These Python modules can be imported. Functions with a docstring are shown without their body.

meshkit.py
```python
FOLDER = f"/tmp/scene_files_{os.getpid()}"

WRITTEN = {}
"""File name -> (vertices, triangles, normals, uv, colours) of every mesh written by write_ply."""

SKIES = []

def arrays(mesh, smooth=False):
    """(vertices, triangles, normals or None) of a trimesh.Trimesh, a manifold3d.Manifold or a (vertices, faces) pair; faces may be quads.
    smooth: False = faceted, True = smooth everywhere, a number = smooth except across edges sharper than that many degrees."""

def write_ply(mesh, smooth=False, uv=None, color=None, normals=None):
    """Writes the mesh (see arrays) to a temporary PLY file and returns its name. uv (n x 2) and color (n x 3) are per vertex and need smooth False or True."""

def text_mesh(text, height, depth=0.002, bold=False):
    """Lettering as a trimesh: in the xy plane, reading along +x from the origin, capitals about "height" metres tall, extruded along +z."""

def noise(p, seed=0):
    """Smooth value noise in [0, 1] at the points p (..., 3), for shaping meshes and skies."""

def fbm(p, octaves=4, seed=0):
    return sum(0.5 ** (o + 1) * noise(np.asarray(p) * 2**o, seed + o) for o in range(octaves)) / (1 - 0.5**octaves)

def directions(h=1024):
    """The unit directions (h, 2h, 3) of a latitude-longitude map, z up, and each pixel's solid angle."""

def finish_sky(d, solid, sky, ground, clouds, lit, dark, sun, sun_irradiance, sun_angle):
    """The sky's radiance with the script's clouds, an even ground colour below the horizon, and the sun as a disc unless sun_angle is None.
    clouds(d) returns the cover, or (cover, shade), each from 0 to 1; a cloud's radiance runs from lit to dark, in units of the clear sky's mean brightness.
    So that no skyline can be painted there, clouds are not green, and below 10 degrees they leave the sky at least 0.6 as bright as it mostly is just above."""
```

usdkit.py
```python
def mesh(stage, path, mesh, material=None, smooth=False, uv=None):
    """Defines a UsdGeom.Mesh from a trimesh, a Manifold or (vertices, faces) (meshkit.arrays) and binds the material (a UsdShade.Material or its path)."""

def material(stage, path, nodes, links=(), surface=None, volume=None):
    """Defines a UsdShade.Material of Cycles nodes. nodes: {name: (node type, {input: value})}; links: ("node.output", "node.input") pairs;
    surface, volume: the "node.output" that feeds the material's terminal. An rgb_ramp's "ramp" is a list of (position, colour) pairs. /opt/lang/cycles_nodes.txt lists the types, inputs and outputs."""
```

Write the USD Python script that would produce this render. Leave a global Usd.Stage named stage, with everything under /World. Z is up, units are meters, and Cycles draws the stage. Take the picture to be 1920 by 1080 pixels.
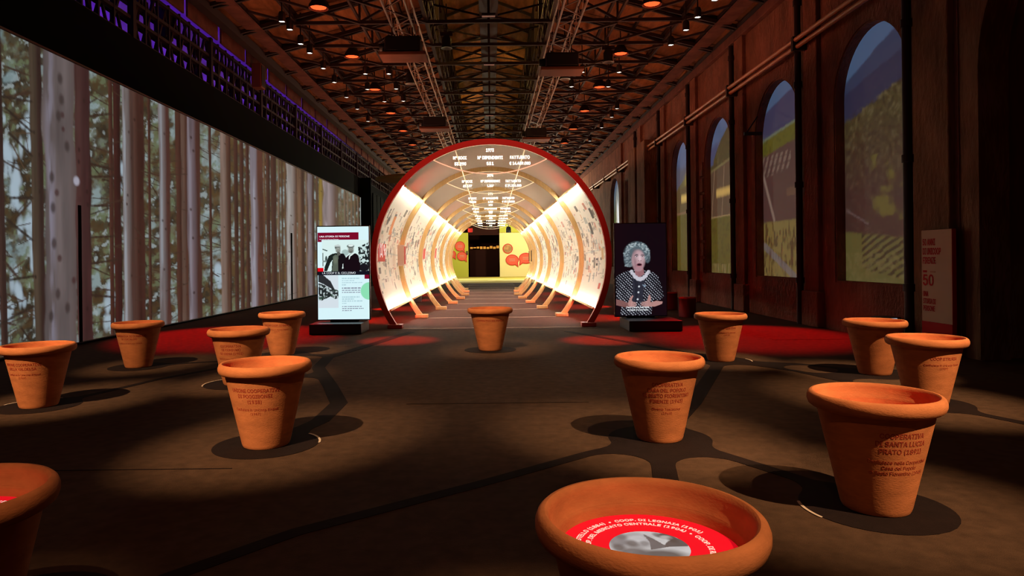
import math, random
import numpy as np, trimesh, shapely, usdkit, meshkit
from shapely.geometry import Polygon, LineString, Point, box as sbox
from shapely.ops import unary_union
from pxr import Usd, UsdGeom, UsdLux, UsdShade, Gf, Sdf, Vt

stage = Usd.Stage.CreateInMemory()
UsdGeom.Xform.Define(stage, '/World')
UsdGeom.Scope.Define(stage, '/World/Looks')
PI = math.pi
rng = random.Random(7)
nrg = np.random.default_rng(11)

# ------------------------------------------------------------------ camera
cam = UsdGeom.Camera.Define(stage, '/World/camera')
AP = 36.0
cam.CreateHorizontalApertureAttr(AP); cam.CreateVerticalApertureAttr(AP * 9 / 16)
cam.CreateFocalLengthAttr(24.0)                      # 1280 px of a 1920 px wide frame
cam.CreateHorizontalApertureOffsetAttr(39 / 1920 * AP)
cam.CreateVerticalApertureOffsetAttr(-54 / 1920 * AP)
cam.CreateClippingRangeAttr(Gf.Vec2f(0.05, 500))
cam.CreateExposureAttr(0.0)
ROLL = -math.degrees(0.011)
cam.AddTranslateOp().Set(Gf.Vec3d(0, 0, 1.5))
cam.AddRotateXYZOp().Set(Gf.Vec3f(90, 0, 0))
cam.AddRotateZOp(opSuffix='roll').Set(ROLL)

# ------------------------------------------------------------------ lights
def aim(prim, src, dst):
    d = Gf.Vec3d(*dst) - Gf.Vec3d(*src)
    m = Gf.Matrix4d().SetLookAt(Gf.Vec3d(*src), Gf.Vec3d(*dst), Gf.Vec3d(0.0123, 0.02, 1)).GetInverse()
    UsdGeom.Xformable(prim).AddTransformOp().Set(m)

def spot(name, src, dst, color, power, cone, soft=0.25, radius=0.05):
    l = UsdLux.SphereLight.Define(stage, '/World/' + name)
    l.CreateRadiusAttr(radius); l.CreateIntensityAttr(power); l.CreateNormalizeAttr(True)
    l.CreateColorAttr(Gf.Vec3f(*color))
    s = UsdLux.ShapingAPI.Apply(l.GetPrim())
    s.CreateShapingConeAngleAttr(cone); s.CreateShapingConeSoftnessAttr(soft)
    aim(l, src, dst)

def glow(name, pos, color, power, radius=0.1):
    l = UsdLux.SphereLight.Define(stage, '/World/' + name)
    l.CreateRadiusAttr(radius); l.CreateIntensityAttr(power); l.CreateNormalizeAttr(True)
    l.CreateColorAttr(Gf.Vec3f(*color)); l.AddTranslateOp().Set(Gf.Vec3d(*pos))

WARM = (1.0, 0.70, 0.42)
ROOF_FILL = 56.0
dome = UsdLux.DomeLight.Define(stage, '/World/hall_ambience')
dome.CreateColorAttr(Gf.Vec3f(1.0, 0.42, 0.25)); dome.CreateIntensityAttr(0.007)
# profile spots that pick out the pots
spot('pot_spot_a', (5.8, -0.4, 7.2), (2.32, 4.0, 0.3), WARM, 1750, 8, 0.9)
spot('pot_spot_b', (4.2, 0.9, 7.4), (1.38, 5.6, 0.3), WARM, 1600, 8, 0.9)
spot('pot_spot_c', (-4.4, -0.4, 7.0), (-1.86, 5.5, 0.3), WARM, 1900, 7.5, 0.9)
spot('pot_spot_d', (-7.0, 1.4, 7.0), (-4.78, 7.2, 0.3), WARM, 1800, 6.5, 0.9)
spot('pot_spot_j', (-7.1, 4.0, 7.0), (-5.12, 9.8, 0.3), WARM, 1100, 6, 0.9)
spot('pot_spot_e', (-5.4, 2.6, 7.0), (-3.13, 8.4, 0.3), WARM, 1500, 6, 0.9)
spot('pot_spot_k', (-5.4, 5.2, 7.0), (-3.4, 10.9, 0.3), WARM, 1900, 6, 0.9)
spot('pot_spot_f', (-2.4, 5.2, 7.0), (0.0, 11.2, 0.3), WARM, 1200, 7, 0.9)
spot('pot_spot_g', (6.2, 5.8, 7.0), (3.3, 9.8, 0.3), WARM, 1500, 7, 0.9)
spot('pot_spot_h', (6.6, 1.6, 7.2), (4.36, 6.8, 0.3), WARM, 2100, 8, 0.9)
spot('pot_spot_l', (6.78, 4.4, 7.0), (4.84, 8.55, 0.3), WARM, 1500, 7, 0.9)
spot('pot_spot_i', (3.6, -0.9, 6.6), (0.56, 2.15, 0.6), WARM, 560, 6, 0.7)
spot('pot_spot_m', (-1.2, -2.2, 6.6), (-2.05, 2.3, 0.6), WARM, 260, 5, 0.8)
spot('floor_spot', (3.2, 3.0, 8.0), (0.2, 8.2, 0), WARM, 380, 22, 1.0)
spot('added_foreground_fill', (-1.5, -3.0, 8.5), (-0.6, 4.0, 0), (1.0, .46, .30), 120, 38, 1.0)  # broad fill lamp added to lift the dark foreground floor
spot('added_arch_wash', (0.0, 5.0, 7.6), (0.0, 15.0, 3.0), (1.0, .10, .07), 900, 17, 0.8)  # unseen spot added in front to redden the face of the first arch
# red floor washes
RED = (1.0, 0.006, 0.012)
spot('red_wash_a', (-6.6, 17.5, 7.0), (-5.3, 14.0, 0), RED, 2600, 17, 0.6)
spot('red_wash_b', (6.0, 17.0, 7.2), (4.9, 13.0, 0), RED, 2600, 15, 0.6)
spot('red_wash_c', (-2.2, 14.2, 7.0), (-1.75, 12.8, 0), (1, .05, .03), 2600, 7, 0.9)
spot('red_wash_d', (2.2, 14.2, 7.0), (2.0, 12.5, 0), (1, .05, .03), 2600, 7, 0.9)
for i, (x, y) in enumerate([(-3.2, 17), (3.2, 17), (-3.2, 21), (3.2, 21), (-3.2, 25), (3.2, 25), (-3.2, 29), (3.2, 29)]):
    spot('red_tunnel_flood_%d' % i, (x * 1.35, y, 0.9), (x * 0.62, y + 0.2, 0), (1, .03, .02), 260, 36, 0.6)
for i, (x, y) in enumerate([(-1, 16.2), (1, 16.2), (-1, 22.0), (1, 22.0)]):
    spot('red_vault_flood_%d' % i, (x * 3.4, y, 3.2), (x * 1.6, y, 3.3), (1, .07, .05), 60, 22, 0.6)
# purple light behind the left wall
for i in range(10):
    spot('purple_flood_%d' % i, (-8.7, 10.5 + i * 3.6, 6.9), (-10.0, 10.9 + i * 3.6, 8.9), (0.20, 0.03, 1.0), 48, 75, 0.4)
# unseen strip lights added in mid-air to brighten the roof boards
for i, (x, z) in enumerate(((-5.2, 5.4), (5.0, 5.4), (-2.9, 5.4), (2.9, 5.4))):
    r = UsdLux.RectLight.Define(stage, '/World/added_roof_fill_%d' % i)
    r.CreateWidthAttr(0.12); r.CreateHeightAttr(34.0); r.CreateIntensityAttr(ROOF_FILL); r.CreateNormalizeAttr(True); r.CreateColorAttr(Gf.Vec3f(1.0, 0.33, 0.17))
    r.AddTranslateOp().Set(Gf.Vec3d(x, 31.0, z)); r.AddRotateXOp().Set(180)
# yellow light at the far end and in the lantern
glow('far_flood_a', (3.6, 52.0, 4.4), (1.0, .93, .75), 520, 0.2)
glow('far_flood_b', (-3.2, 51.0, 4.4), (.95, .95, .7), 300, 0.2)
for i, (x, y) in enumerate([(-1.0, 22), (1.0, 24), (0.6, 34), (-0.6, 42)]):
    glow('lantern_flood_%d' % i, (x, y, 10.4), (1.0, .62, .12), 22, 0.15)

ORD = ['nearest', 'second', 'third', 'fourth', 'fifth', 'sixth', 'seventh', 'eighth', 'ninth', 'tenth', 'eleventh', 'twelfth', 'thirteenth', 'fourteenth', 'fifteenth', 'sixteenth', 'seventeenth', 'eighteenth', 'nineteenth', 'twentieth', 'twenty-first', 'twenty-second', 'twenty-third']
# ------------------------------------------------------------------ helpers
def lin(c):
    c = np.asarray(c, float) / 255.0
    return np.where(c <= 0.04045, c / 12.92, ((c + 0.055) / 1.055) ** 2.4)

taken = {}
def numbered(path):
    n = taken.get(path, 0); taken[path] = n + 1
    return path if n == 0 else '%s_%03d' % (path, n)

def label(prim, lab=None, cat=None, group=None, kind=None):
    for k, v in (('label', lab), ('category', cat), ('group', group), ('kind', kind)):
        if v: prim.SetCustomDataByKey(k, v)
    return prim

def thing(name, lab=None, cat=None, group=None, loc=(0, 0, 0), rz=0.0, kind=None):
    x = UsdGeom.Xform.Define(stage, numbered('/World/' + name))
    x.AddTranslateOp().Set(Gf.Vec3d(*map(float, loc)))
    if rz: x.AddRotateZOp().Set(math.degrees(rz))
    return label(x.GetPrim(), lab, cat, group, kind)

def part(parent, name, mesh, m, smooth=False, lab=None, kind=None, col=None):
    base = str(parent.GetPath()) if parent is not None else '/World'
    g = usdkit.mesh(stage, numbered(base + '/' + name), mesh, m, smooth=smooth)
    if col is not None:
        UsdGeom.PrimvarsAPI(g).CreatePrimvar('col', Sdf.ValueTypeNames.Color3fArray, 'vertex').Set(Vt.Vec3fArray.FromNumpy(np.asarray(col, np.float32)))
    return label(g.GetPrim(), lab, None, None, kind)

def copy_of(root, name, lab, cat, group, loc, rz=0.0):
    x = UsdGeom.Xform.Define(stage, numbered('/World/' + name))
    x.AddTranslateOp().Set(Gf.Vec3d(*map(float, loc)))
    if rz: x.AddRotateZOp().Set(math.degrees(rz))
    x.GetPrim().GetReferences().AddInternalReference(root.GetPath()); x.GetPrim().SetInstanceable(True)
    return label(x.GetPrim(), lab, cat, group)

def cat_(ms): return trimesh.util.concatenate([trimesh.Trimesh(*meshkit.arrays(m)[:2], process=False) for m in ms])

def box(x0, x1, y0, y1, z0, z1):
    b = trimesh.creation.box((x1 - x0, y1 - y0, z1 - z0)); b.apply_translation(((x0 + x1) / 2, (y0 + y1) / 2, (z0 + z1) / 2)); return b

def rbox(x0, x1, y0, y1, z0, z1, r=0.01):
    import manifold3d as m3
    s = m3.Manifold.sphere(r, 12)
    pts = [s.translate((x, y, z)) for x in (x0 + r, x1 - r) for y in (y0 + r, y1 - r) for z in (z0 + r, z1 - r)]
    mm = m3.Manifold.batch_hull(pts).to_mesh()
    return trimesh.Trimesh(mm.vert_properties[:, :3], mm.tri_verts, process=False)

def bar(p, q, w, h=None, up=(0, 0, 1)):
    h = h or w
    p, q = np.array(p, float), np.array(q, float); d = q - p; L = np.linalg.norm(d); d /= L
    up = np.array(up, float)
    if abs(d @ up) > 0.98: up = np.array((0, 1.0, 0))
    a = np.cross(d, up); a /= np.linalg.norm(a); b = np.cross(a, d)
    M = np.eye(4); M[:3, 0], M[:3, 1], M[:3, 2], M[:3, 3] = a, d, b, (p + q) / 2
    m = trimesh.creation.box((w, L, h)); m.apply_transform(M); return m

def tube(p, q, r, n=8):
    return trimesh.creation.cylinder(r, segment=[p, q], sections=n)

def lathe(profile, n=64, loc=(0, 0, 0)):
    m = trimesh.creation.revolve(np.array(profile, float), sections=n); m.apply_translation(loc); return m

def poly(geom, z0, z1, frame='xy'):
    """shapely polygon(s) extruded; frame 'yz' puts the polygon's x along +y and its y along +z, thickness along x"""
    gs = [g for g in getattr(geom, 'geoms', [geom]) if g.geom_type == 'Polygon' and g.area > 1e-7]
    m = cat_([trimesh.creation.extrude_polygon(g, z1 - z0, engine='earcut') for g in gs])
    m.apply_translation((0, 0, z0))
    if frame == 'yz':
        v = m.vertices.copy(); m = trimesh.Trimesh(np.c_[v[:, 2], v[:, 0], v[:, 1]], m.faces, process=False)
    if frame == 'xz':
        v = m.vertices.copy(); m = trimesh.Trimesh(np.c_[v[:, 0], v[:, 2], v[:, 1]], m.faces[:, ::-1], process=False)
    return m

def text(s, h, bold=True, depth=0.002, align='c'):
    m = meshkit.text_mesh(s, h, depth, bold)
    x0, x1 = m.bounds[0][0], m.bounds[1][0]
    m.apply_translation((-(x0 + x1) / 2 if align == 'c' else -x0, 0, 0)); return m

def facing(m, x, y, z, ang=0.0):
    """text in the xy plane stood upright, read from -y, turned by ang about z"""
    v = m.vertices; u = np.c_[v[:, 0], -v[:, 2], v[:, 1]]
    c, s = math.cos(ang), math.sin(ang)
    u = np.c_[u[:, 0] * c - u[:, 1] * s, u[:, 0] * s + u[:, 1] * c, u[:, 2]] + (x, y, z)
    return trimesh.Trimesh(u, m.faces, process=False)

def grid(P, C=None):
    """P: (H, W, 3) points; returns mesh and flat colours"""
    H, W = P.shape[:2]
    i, j = np.meshgrid(np.arange(H - 1), np.arange(W - 1), indexing='ij'); a = (i * W + j).ravel()
    f = np.vstack([np.c_[a, a + 1, a + W + 1], np.c_[a, a + W + 1, a + W]])
    return trimesh.Trimesh(P.reshape(-1, 3), f, process=False), (None if C is None else C.reshape(-1, 3))

class Canvas:
    """a picture painted on the vertices of a grid; x runs right, y runs up (any units)"""
    def __init__(s, xs, ys, color):
        s.X, s.Y = np.meshgrid(np.asarray(xs, float), np.asarray(ys, float)); s.C = np.empty(s.X.shape + (3,)); s.C[:] = lin(color); s.reg = True
    def win(s, x0, x1, y0, y1):
        if not s.reg: return slice(None), slice(None)
        a, b = np.searchsorted(s.X[0], (x0, x1)); c, d = np.searchsorted(s.Y[:, 0], (y0, y1))
        return slice(max(c - 1, 0), d + 1), slice(max(a - 1, 0), b + 1)
    def put(s, mask, color, a=1.0, w=(slice(None), slice(None))):
        m = (np.clip(mask, 0, 1) * a)[..., None]; c = color if isinstance(color, np.ndarray) and color.ndim == 3 else lin(color)
        s.C[w] = s.C[w] * (1 - m) + c * m
    def rect(s, x0, x1, y0, y1, c, a=1.0):
        w = s.win(x0, x1, y0, y1); X, Y = s.X[w], s.Y[w]; s.put(((X >= x0) & (X <= x1) & (Y >= y0) & (Y <= y1)) * 1.0, c, a, w)
    def ell(s, x, y, rx, ry, c, a=1.0, soft=0.15, rot=0.0):
        R = max(rx, ry) * (1 + soft); w = s.win(x - R, x + R, y - R, y + R); dx, dy = s.X[w] - x, s.Y[w] - y; k, q = math.cos(rot), math.sin(rot)
        d = np.hypot((dx * k + dy * q) / rx, (-dx * q + dy * k) / ry); s.put((1 + soft - d) / (2 * soft), c, a, w)
    def poly(s, pts, c, a=1.0):
        P = np.array(pts); w = s.win(P[:, 0].min(), P[:, 0].max(), P[:, 1].min(), P[:, 1].max())
        s.put(shapely.contains_xy(Polygon(pts).buffer(0), s.X[w], s.Y[w]) * 1.0, c, a, w)
    def line(s, p, q, wd, c, a=1.0):
        (x0, y0), (x1, y1) = p, q; dx, dy = x1 - x0, y1 - y0; w = s.win(min(x0, x1) - wd, max(x0, x1) + wd, min(y0, y1) - wd, max(y0, y1) + wd); X, Y = s.X[w], s.Y[w]
        t = np.clip(((X - x0) * dx + (Y - y0) * dy) / (dx * dx + dy * dy + 1e-12), 0, 1)
        s.put((1.5 - np.hypot(X - x0 - t * dx, Y - y0 - t * dy) / (wd / 2)) * 1.0, c, a, w)
    def noise(s, sx, sy, seed=0, oct=4): return meshkit.fbm(np.stack([s.X * sx, s.Y * sy, 0 * s.X + 3.7 * seed], -1), oct, seed)

# ------------------------------------------------------------------ materials
LK = '/World/Looks/'
def mat(name, color, rough=0.6, spec=0.4, metallic=0.0, noise=None, bump=None, emit=None, estr=0.0):
    """noise = (scale, darker colour factor, lighter factor, stretch)"""
    n = {'p': ('principled_bsdf', {'base_color': tuple(color), 'roughness': rough, 'metallic': metallic, 'specular_ior_level': spec})}
    links = []
    if emit is not None: n['p'][1].update(emission_color=tuple(emit), emission_strength=estr)
    if noise or bump:
        st = (noise[3] if noise and len(noise) > 3 else (1, 1, 1))
        n['g'] = ('geometry', {}); n['m'] = ('mapping', {'scale': st}); links.append(('g.position', 'm.vector'))
    if noise:
        n['n'] = ('noise_texture', {'scale': noise[0], 'detail': 6.0, 'roughness': 0.6}); links.append(('m.vector', 'n.vector'))
        c = np.asarray(color)
        n['r'] = ('rgb_ramp', {'ramp': [(0.3, tuple(c * noise[1])), (0.7, tuple(np.minimum(c * noise[2], 0.95)))]})
        links += [('n.fac', 'r.fac'), ('r.color', 'p.base_color')]
    if bump:
        n['bn'] = ('noise_texture', {'scale': bump[0], 'detail': 5.0}); n['b'] = ('bump', {'strength': bump[1], 'distance': bump[2]})
        links += [('m.vector', 'bn.vector'), ('bn.fac', 'b.height'), ('b.normal', 'p.normal')]
    return usdkit.material(stage, LK + name, n, links, surface='p.BSDF')

def picture_mat(name, strength, base=0.02, rough=0.5):
    return usdkit.material(stage, LK + name, {'a': ('attribute', {'attribute': 'col'}), 'p': ('principled_bsdf', {'base_color': (base,) * 3, 'roughness': rough, 'emission_strength': strength})},
                           [('a.color', 'p.emission_color')], surface='p.BSDF')
def print_mat(name, rough=0.6):
    return usdkit.material(stage, LK + name, {'a': ('attribute', {'attribute': 'col'}), 'p': ('principled_bsdf', {'roughness': rough})}, [('a.color', 'p.base_color')], surface='p.BSDF')
def lamp_mat(name, color, strength):
    return usdkit.material(stage, LK + name, {'e': ('emission', {'color': tuple(color), 'strength': strength})}, [], surface='e.emission')

M_carpet = mat('carpet_brown', lin((74, 52, 36)), 0.95, 0.1, noise=(9, 0.72, 1.18), bump=(160, 0.5, 0.01))
M_branch = mat('carpet_dark_print', lin((30, 18, 14)), 0.95, 0.1, noise=(9, 0.8, 1.15), bump=(160, 0.5, 0.01))
M_edge = mat('print_outline_pale', lin((190, 165, 140)), 0.9, 0.1)
M_stripe = mat('floor_stripe_pale', lin((235, 215, 190)), 0.8, 0.1)
M_tunfloor = mat('tunnel_carpet', lin((84, 64, 56)), 0.95, 0.1, noise=(7, 0.8, 1.15), bump=(160, 0.4, 0.01))
M_yelfloor = mat('far_yellow_floor', lin((190, 175, 80)), 0.8, 0.2)
M_plaster = mat('old_plaster', lin((122, 80, 62)), 0.92, 0.15, noise=(1.3, 0.55, 1.35, (1, 1, .6)), bump=(11, 0.9, 0.05))
M_pier = mat('pier_plaster', lin((128, 92, 66)), 0.92, 0.15, noise=(1.8, 0.5, 1.3, (1, 1, .4)), bump=(14, 0.9, 0.04))
M_niche = mat('niche_plaster', lin((78, 52, 44)), 0.95, 0.1, noise=(0.9, 0.5, 1.4), bump=(8, 1.0, 0.06))
M_black = mat('black_drape', (0.004, 0.004, 0.004), 0.95, 0.05)
M_satin = mat('black_satin', (0.012, 0.010, 0.011), 0.45, 0.4)
M_iron = mat('dark_iron', lin((42, 24, 20)), 0.7, 0.3)
M_alu = mat('truss_aluminium', lin((150, 130, 118)), 0.45, 0.5, metallic=0.6)
M_board = mat('roof_board', lin((128, 84, 52)), 0.9, 0.1, noise=(2.2, 0.6, 1.25, (3, .6, 1)))
M_eave = mat('eave_board', lin((104, 66, 56)), 0.9, 0.1, noise=(2.0, 0.6, 1.2))
M_pipe = mat('brass_conduit', lin((165, 112, 72)), 0.5, 0.5)
M_wood = mat('arch_plywood', lin((206, 166, 108)), 0.55, 0.3, noise=(3.2, 0.85, 1.1, (8, 1, 1)))
M_redwood = mat('arch_front_dark_red', lin((170, 62, 46)), 0.5, 0.35)
M_panel = print_mat('tunnel_printed_panel', 0.7)
M_vault = usdkit.material(stage, LK + 'vault_fabric', {'d': ('diffuse_bsdf', {'color': tuple(lin((214, 198, 176)))}), 't': ('translucent_bsdf', {'color': tuple(lin((225, 205, 185)))}), 'x': ('mix_closure', {'fac': 0.4})}, [('d.BSDF', 'x.closure1'), ('t.BSDF', 'x.closure2')], surface='x.closure')
M_led = lamp_mat('led_strip', (1.0, 0.97, 0.87), 74.0)
M_txt = lamp_mat('lit_lettering', (1.0, 0.93, 0.78), 5.0)
M_pane = usdkit.material(stage, LK + 'clear_acrylic', {'t': ('transparent_bsdf', {'color': (.96, .97, .95)}), 'g': ('glossy_bsdf', {'roughness': 0.03, 'color': (1, 1, 1)}), 'f': ('fresnel', {'IOR': 1.35}), 'x': ('mix_closure', {})},
                         [('f.fac', 'x.fac'), ('t.BSDF', 'x.closure1'), ('g.BSDF', 'x.closure2')], surface='x.closure')
M_rim = mat('acrylic_edge', lin((250, 225, 185)), 0.4, 0.5, emit=(1, .8, .5), estr=0.5)
M_terra = mat('terracotta', lin((188, 110, 64)), 0.85, 0.12, noise=(6, 0.8, 1.15, (1, 1, 2.5)), bump=(60, 0.25, 0.006))
M_ink = mat('pot_ink', lin((150, 58, 38)), 0.9, 0.1)
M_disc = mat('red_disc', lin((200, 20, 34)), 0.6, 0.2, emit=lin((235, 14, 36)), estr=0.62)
M_white = mat('white_ink', lin((245, 240, 235)), 0.7, 0.2, emit=(1, .95, .93), estr=0.3)
M_photo = picture_mat('disc_photo', 0.6, 0.1)
M_forest = picture_mat('forest_projection', 0.80, 0.03, 0.8)
M_land = picture_mat('landscape_projection', 0.75, 0.10, 0.6)
M_totem = picture_mat('totem_picture', 1.0, 0.01, 0.3)
M_yel = mat('yellow_wall', lin((238, 222, 150)), 0.8, 0.2)
M_green = mat('lime_wall', lin((186, 184, 66)), 0.8, 0.2)
M_dark = mat('dark_room', lin((46, 20, 14)), 0.9, 0.1)
M_redpaint = mat('red_paint', lin((200, 40, 30)), 0.6, 0.3)
M_bubble = mat('bubble_coral', lin((226, 92, 62)), 0.6, 0.3)
M_banner = mat('banner_cream', lin((190, 160, 132)), 0.8, 0.2)
M_bred = mat('banner_red', lin((170, 25, 25)), 0.8, 0.2)
M_redlamp = lamp_mat('red_lamp_glow', (1.0, 0.085, 0.02), 2.2)
M_spot = lamp_mat('small_lamp_glow', (1.0, 0.85, 0.68), 4.0)
M_tubeoff = mat('lamp_tube_dim', lin((190, 150, 130)), 0.5, 0.3, emit=(1, .55, .4), estr=0.10)
M_amber = lamp_mat('amber_glow', (1.0, 0.42, 0.06), 0.7)
M_purple = mat('far_wall_pale', lin((150, 140, 150)), 0.9, 0.1)
M_shelf = mat('projector_shelf', lin((112, 66, 44)), 0.7, 0.2)
M_canopy = mat('canopy_green', lin((120, 118, 60)), 0.8, 0.2)
M_stool = mat('red_barrel', lin((110, 30, 26)), 0.7, 0.2)

# ------------------------------------------------------------------ the setting
flo = thing('floor', kind='structure', lab='brown carpet floor with dark branching printed paths')
part(flo, 'carpet', box(-12, 9.0, -4, 60, -0.1, 0.0), M_carpet)
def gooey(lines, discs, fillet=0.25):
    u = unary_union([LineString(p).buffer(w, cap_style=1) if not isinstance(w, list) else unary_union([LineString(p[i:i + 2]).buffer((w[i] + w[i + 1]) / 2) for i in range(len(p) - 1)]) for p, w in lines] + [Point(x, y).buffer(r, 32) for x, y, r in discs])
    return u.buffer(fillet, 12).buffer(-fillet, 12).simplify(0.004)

POTS = [  # x, y, size, who
    (0.50, 2.20, 1.0), (2.27, 4.06, 1.0), (-1.86, 5.60, 1.0), (1.38, 5.66, 1.0), (-0.03, 11.30, 1.02), (-2.0, 2.47, 1.0),
    (-4.80, 7.22, 0.96), (-5.12, 9.88, 0.95), (-3.12, 8.42, 1.0), (-3.38, 11.0, 1.0), (4.83, 8.62, 1.0), (4.36, 6.86, 0.99), (3.30, 9.86, 1.0)]
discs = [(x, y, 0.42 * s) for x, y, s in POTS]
from_px = {  # printed paths, as floor positions in metres
    'main': [[(1.38, 5.66), (0.75, 5.25), (-0.1, 4.55), (-1.1, 3.78), (-1.6, 3.2), (-1.9, 2.7)], 0.055],
    'right': [[(1.38, 5.66), (1.75, 5.15), (2.05, 4.6), (2.27, 4.06)], 0.06],
    'up': [[(1.38, 5.66), (2.05, 7.0), (2.75, 8.6), (3.30, 9.86)], 0.085],
    'down': [[(1.38, 5.66), (1.22, 4.9), (1.02, 3.9), (0.5, 2.2)], 0.085],
    'p13a': [[(3.30, 9.86), (4.2, 9.5), (4.83, 8.9), (5.6, 8.8)], 0.05],
    'p13b': [[(3.30, 9.86), (3.95, 8.9), (4.3, 7.7), (4.36, 6.86)], 0.05],
    'p13c': [[(3.30, 9.86), (2.9, 11.0), (2.2, 12.6), (1.55, 14.0)], 0.07],
    'p12': [[(4.36, 6.86), (4.7, 6.0), (5.1, 5.55), (5.9, 4.9)], 0.06],
    'p3': [[(-1.86, 5.60), (-1.62, 6.4), (-1.62, 7.2), (-1.95, 8.2), (-2.45, 9.6), (-2.55, 10.6), (-2.1, 12.4), (-1.7, 14.2)], 0.09],
    'p7': [[(-4.80, 7.22), (-4.55, 7.9), (-4.3, 8.8), (-3.9, 9.6), (-3.38, 11.0)], 0.05],
    'p8': [[(-5.12, 9.88), (-4.5, 10.2), (-3.9, 10.4), (-3.38, 11.0)], 0.05],
    'p9': [[(-3.12, 8.42), (-2.6, 8.8), (-2.3, 9.2)], 0.05]}
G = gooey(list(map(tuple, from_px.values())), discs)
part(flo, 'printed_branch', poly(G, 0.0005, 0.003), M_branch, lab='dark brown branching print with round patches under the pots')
arcs = []
for (x, y, s), a0, a1 in [(POTS[2], 0.1, 0.9), (POTS[6], 1.6, 3.0), (POTS[8], 2.2, 3.6), (POTS[1], 2.9, 3.5), (POTS[12], -0.3, 0.3)]:
    arcs.append(LineString([(x + 0.425 * s * math.cos(a0 + (a1 - a0) * t / 20), y + 0.425 * s * math.sin(a0 + (a1 - a0) * t / 20)) for t in range(21)]).buffer(0.009))
for a in arcs: part(flo, 'print_outline', poly(a, 0.003, 0.005), M_edge)
for y0, x0, x1 in [(4.95, -4.4, -1.9), (7.1, -0.9, 1.0), (12.2, 5.0, 6.8)]:
    part(flo, 'carpet_seam', box(x0, x1, y0, y0 + 0.012, 0.0005, 0.003), M_branch)

RZ = [14.9, 17.56, 20.4, 23.1, 25.7, 28.3, 31.0, 33.6]       # arch positions
RR = [2.51, 2.27, 2.06, 1.93, 1.84, 1.80, 1.84, 1.92]         # inner radius of each arch
AX = 1.5                                                       # height of the tunnel's axis
TH = 0.125
part(flo, 'tunnel_carpet', poly(Polygon([(-2.3, 14.6), (2.3, 14.6), (1.75, 19), (1.35, 25), (1.35, 43), (-1.35, 43), (-1.35, 25), (-1.75, 19)]), 0.0005, 0.0045), M_tunfloor)
for z, r in zip(RZ, RR):
    w = math.sqrt(r * r - AX * AX)
    part(flo, 'floor_stripe', box(-w, w, z - 0.02, z + 0.02, 0.004, 0.008), M_stripe)
for y in (36.2, 38.8, 41.4): part(flo, 'floor_stripe', box(-1.3, 1.3, y - 0.02, y + 0.02, 0.004, 0.008), M_stripe)
part(flo, 'far_floor', box(-6.8, 6.8, 43, 58, 0.001, 0.004), M_yelfloor)
for x, y, rx, ry in [(-1.9, 47.2, 2.2, 1.4), (2.1, 48.6, 2.4, 1.6), (-1.2, 51.5, 2.2, 1.4)]:
    e = shapely.affinity.scale(Point(0, 0).buffer(1, 24), rx, ry); e = shapely.affinity.translate(e, x, y)
    part(flo, 'pale_patch', poly(e, 0.004, 0.006), mat('far_pale_patch', lin((225, 215, 130)), 0.8) if x == -1.9 else LK + 'far_pale_patch')

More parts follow.
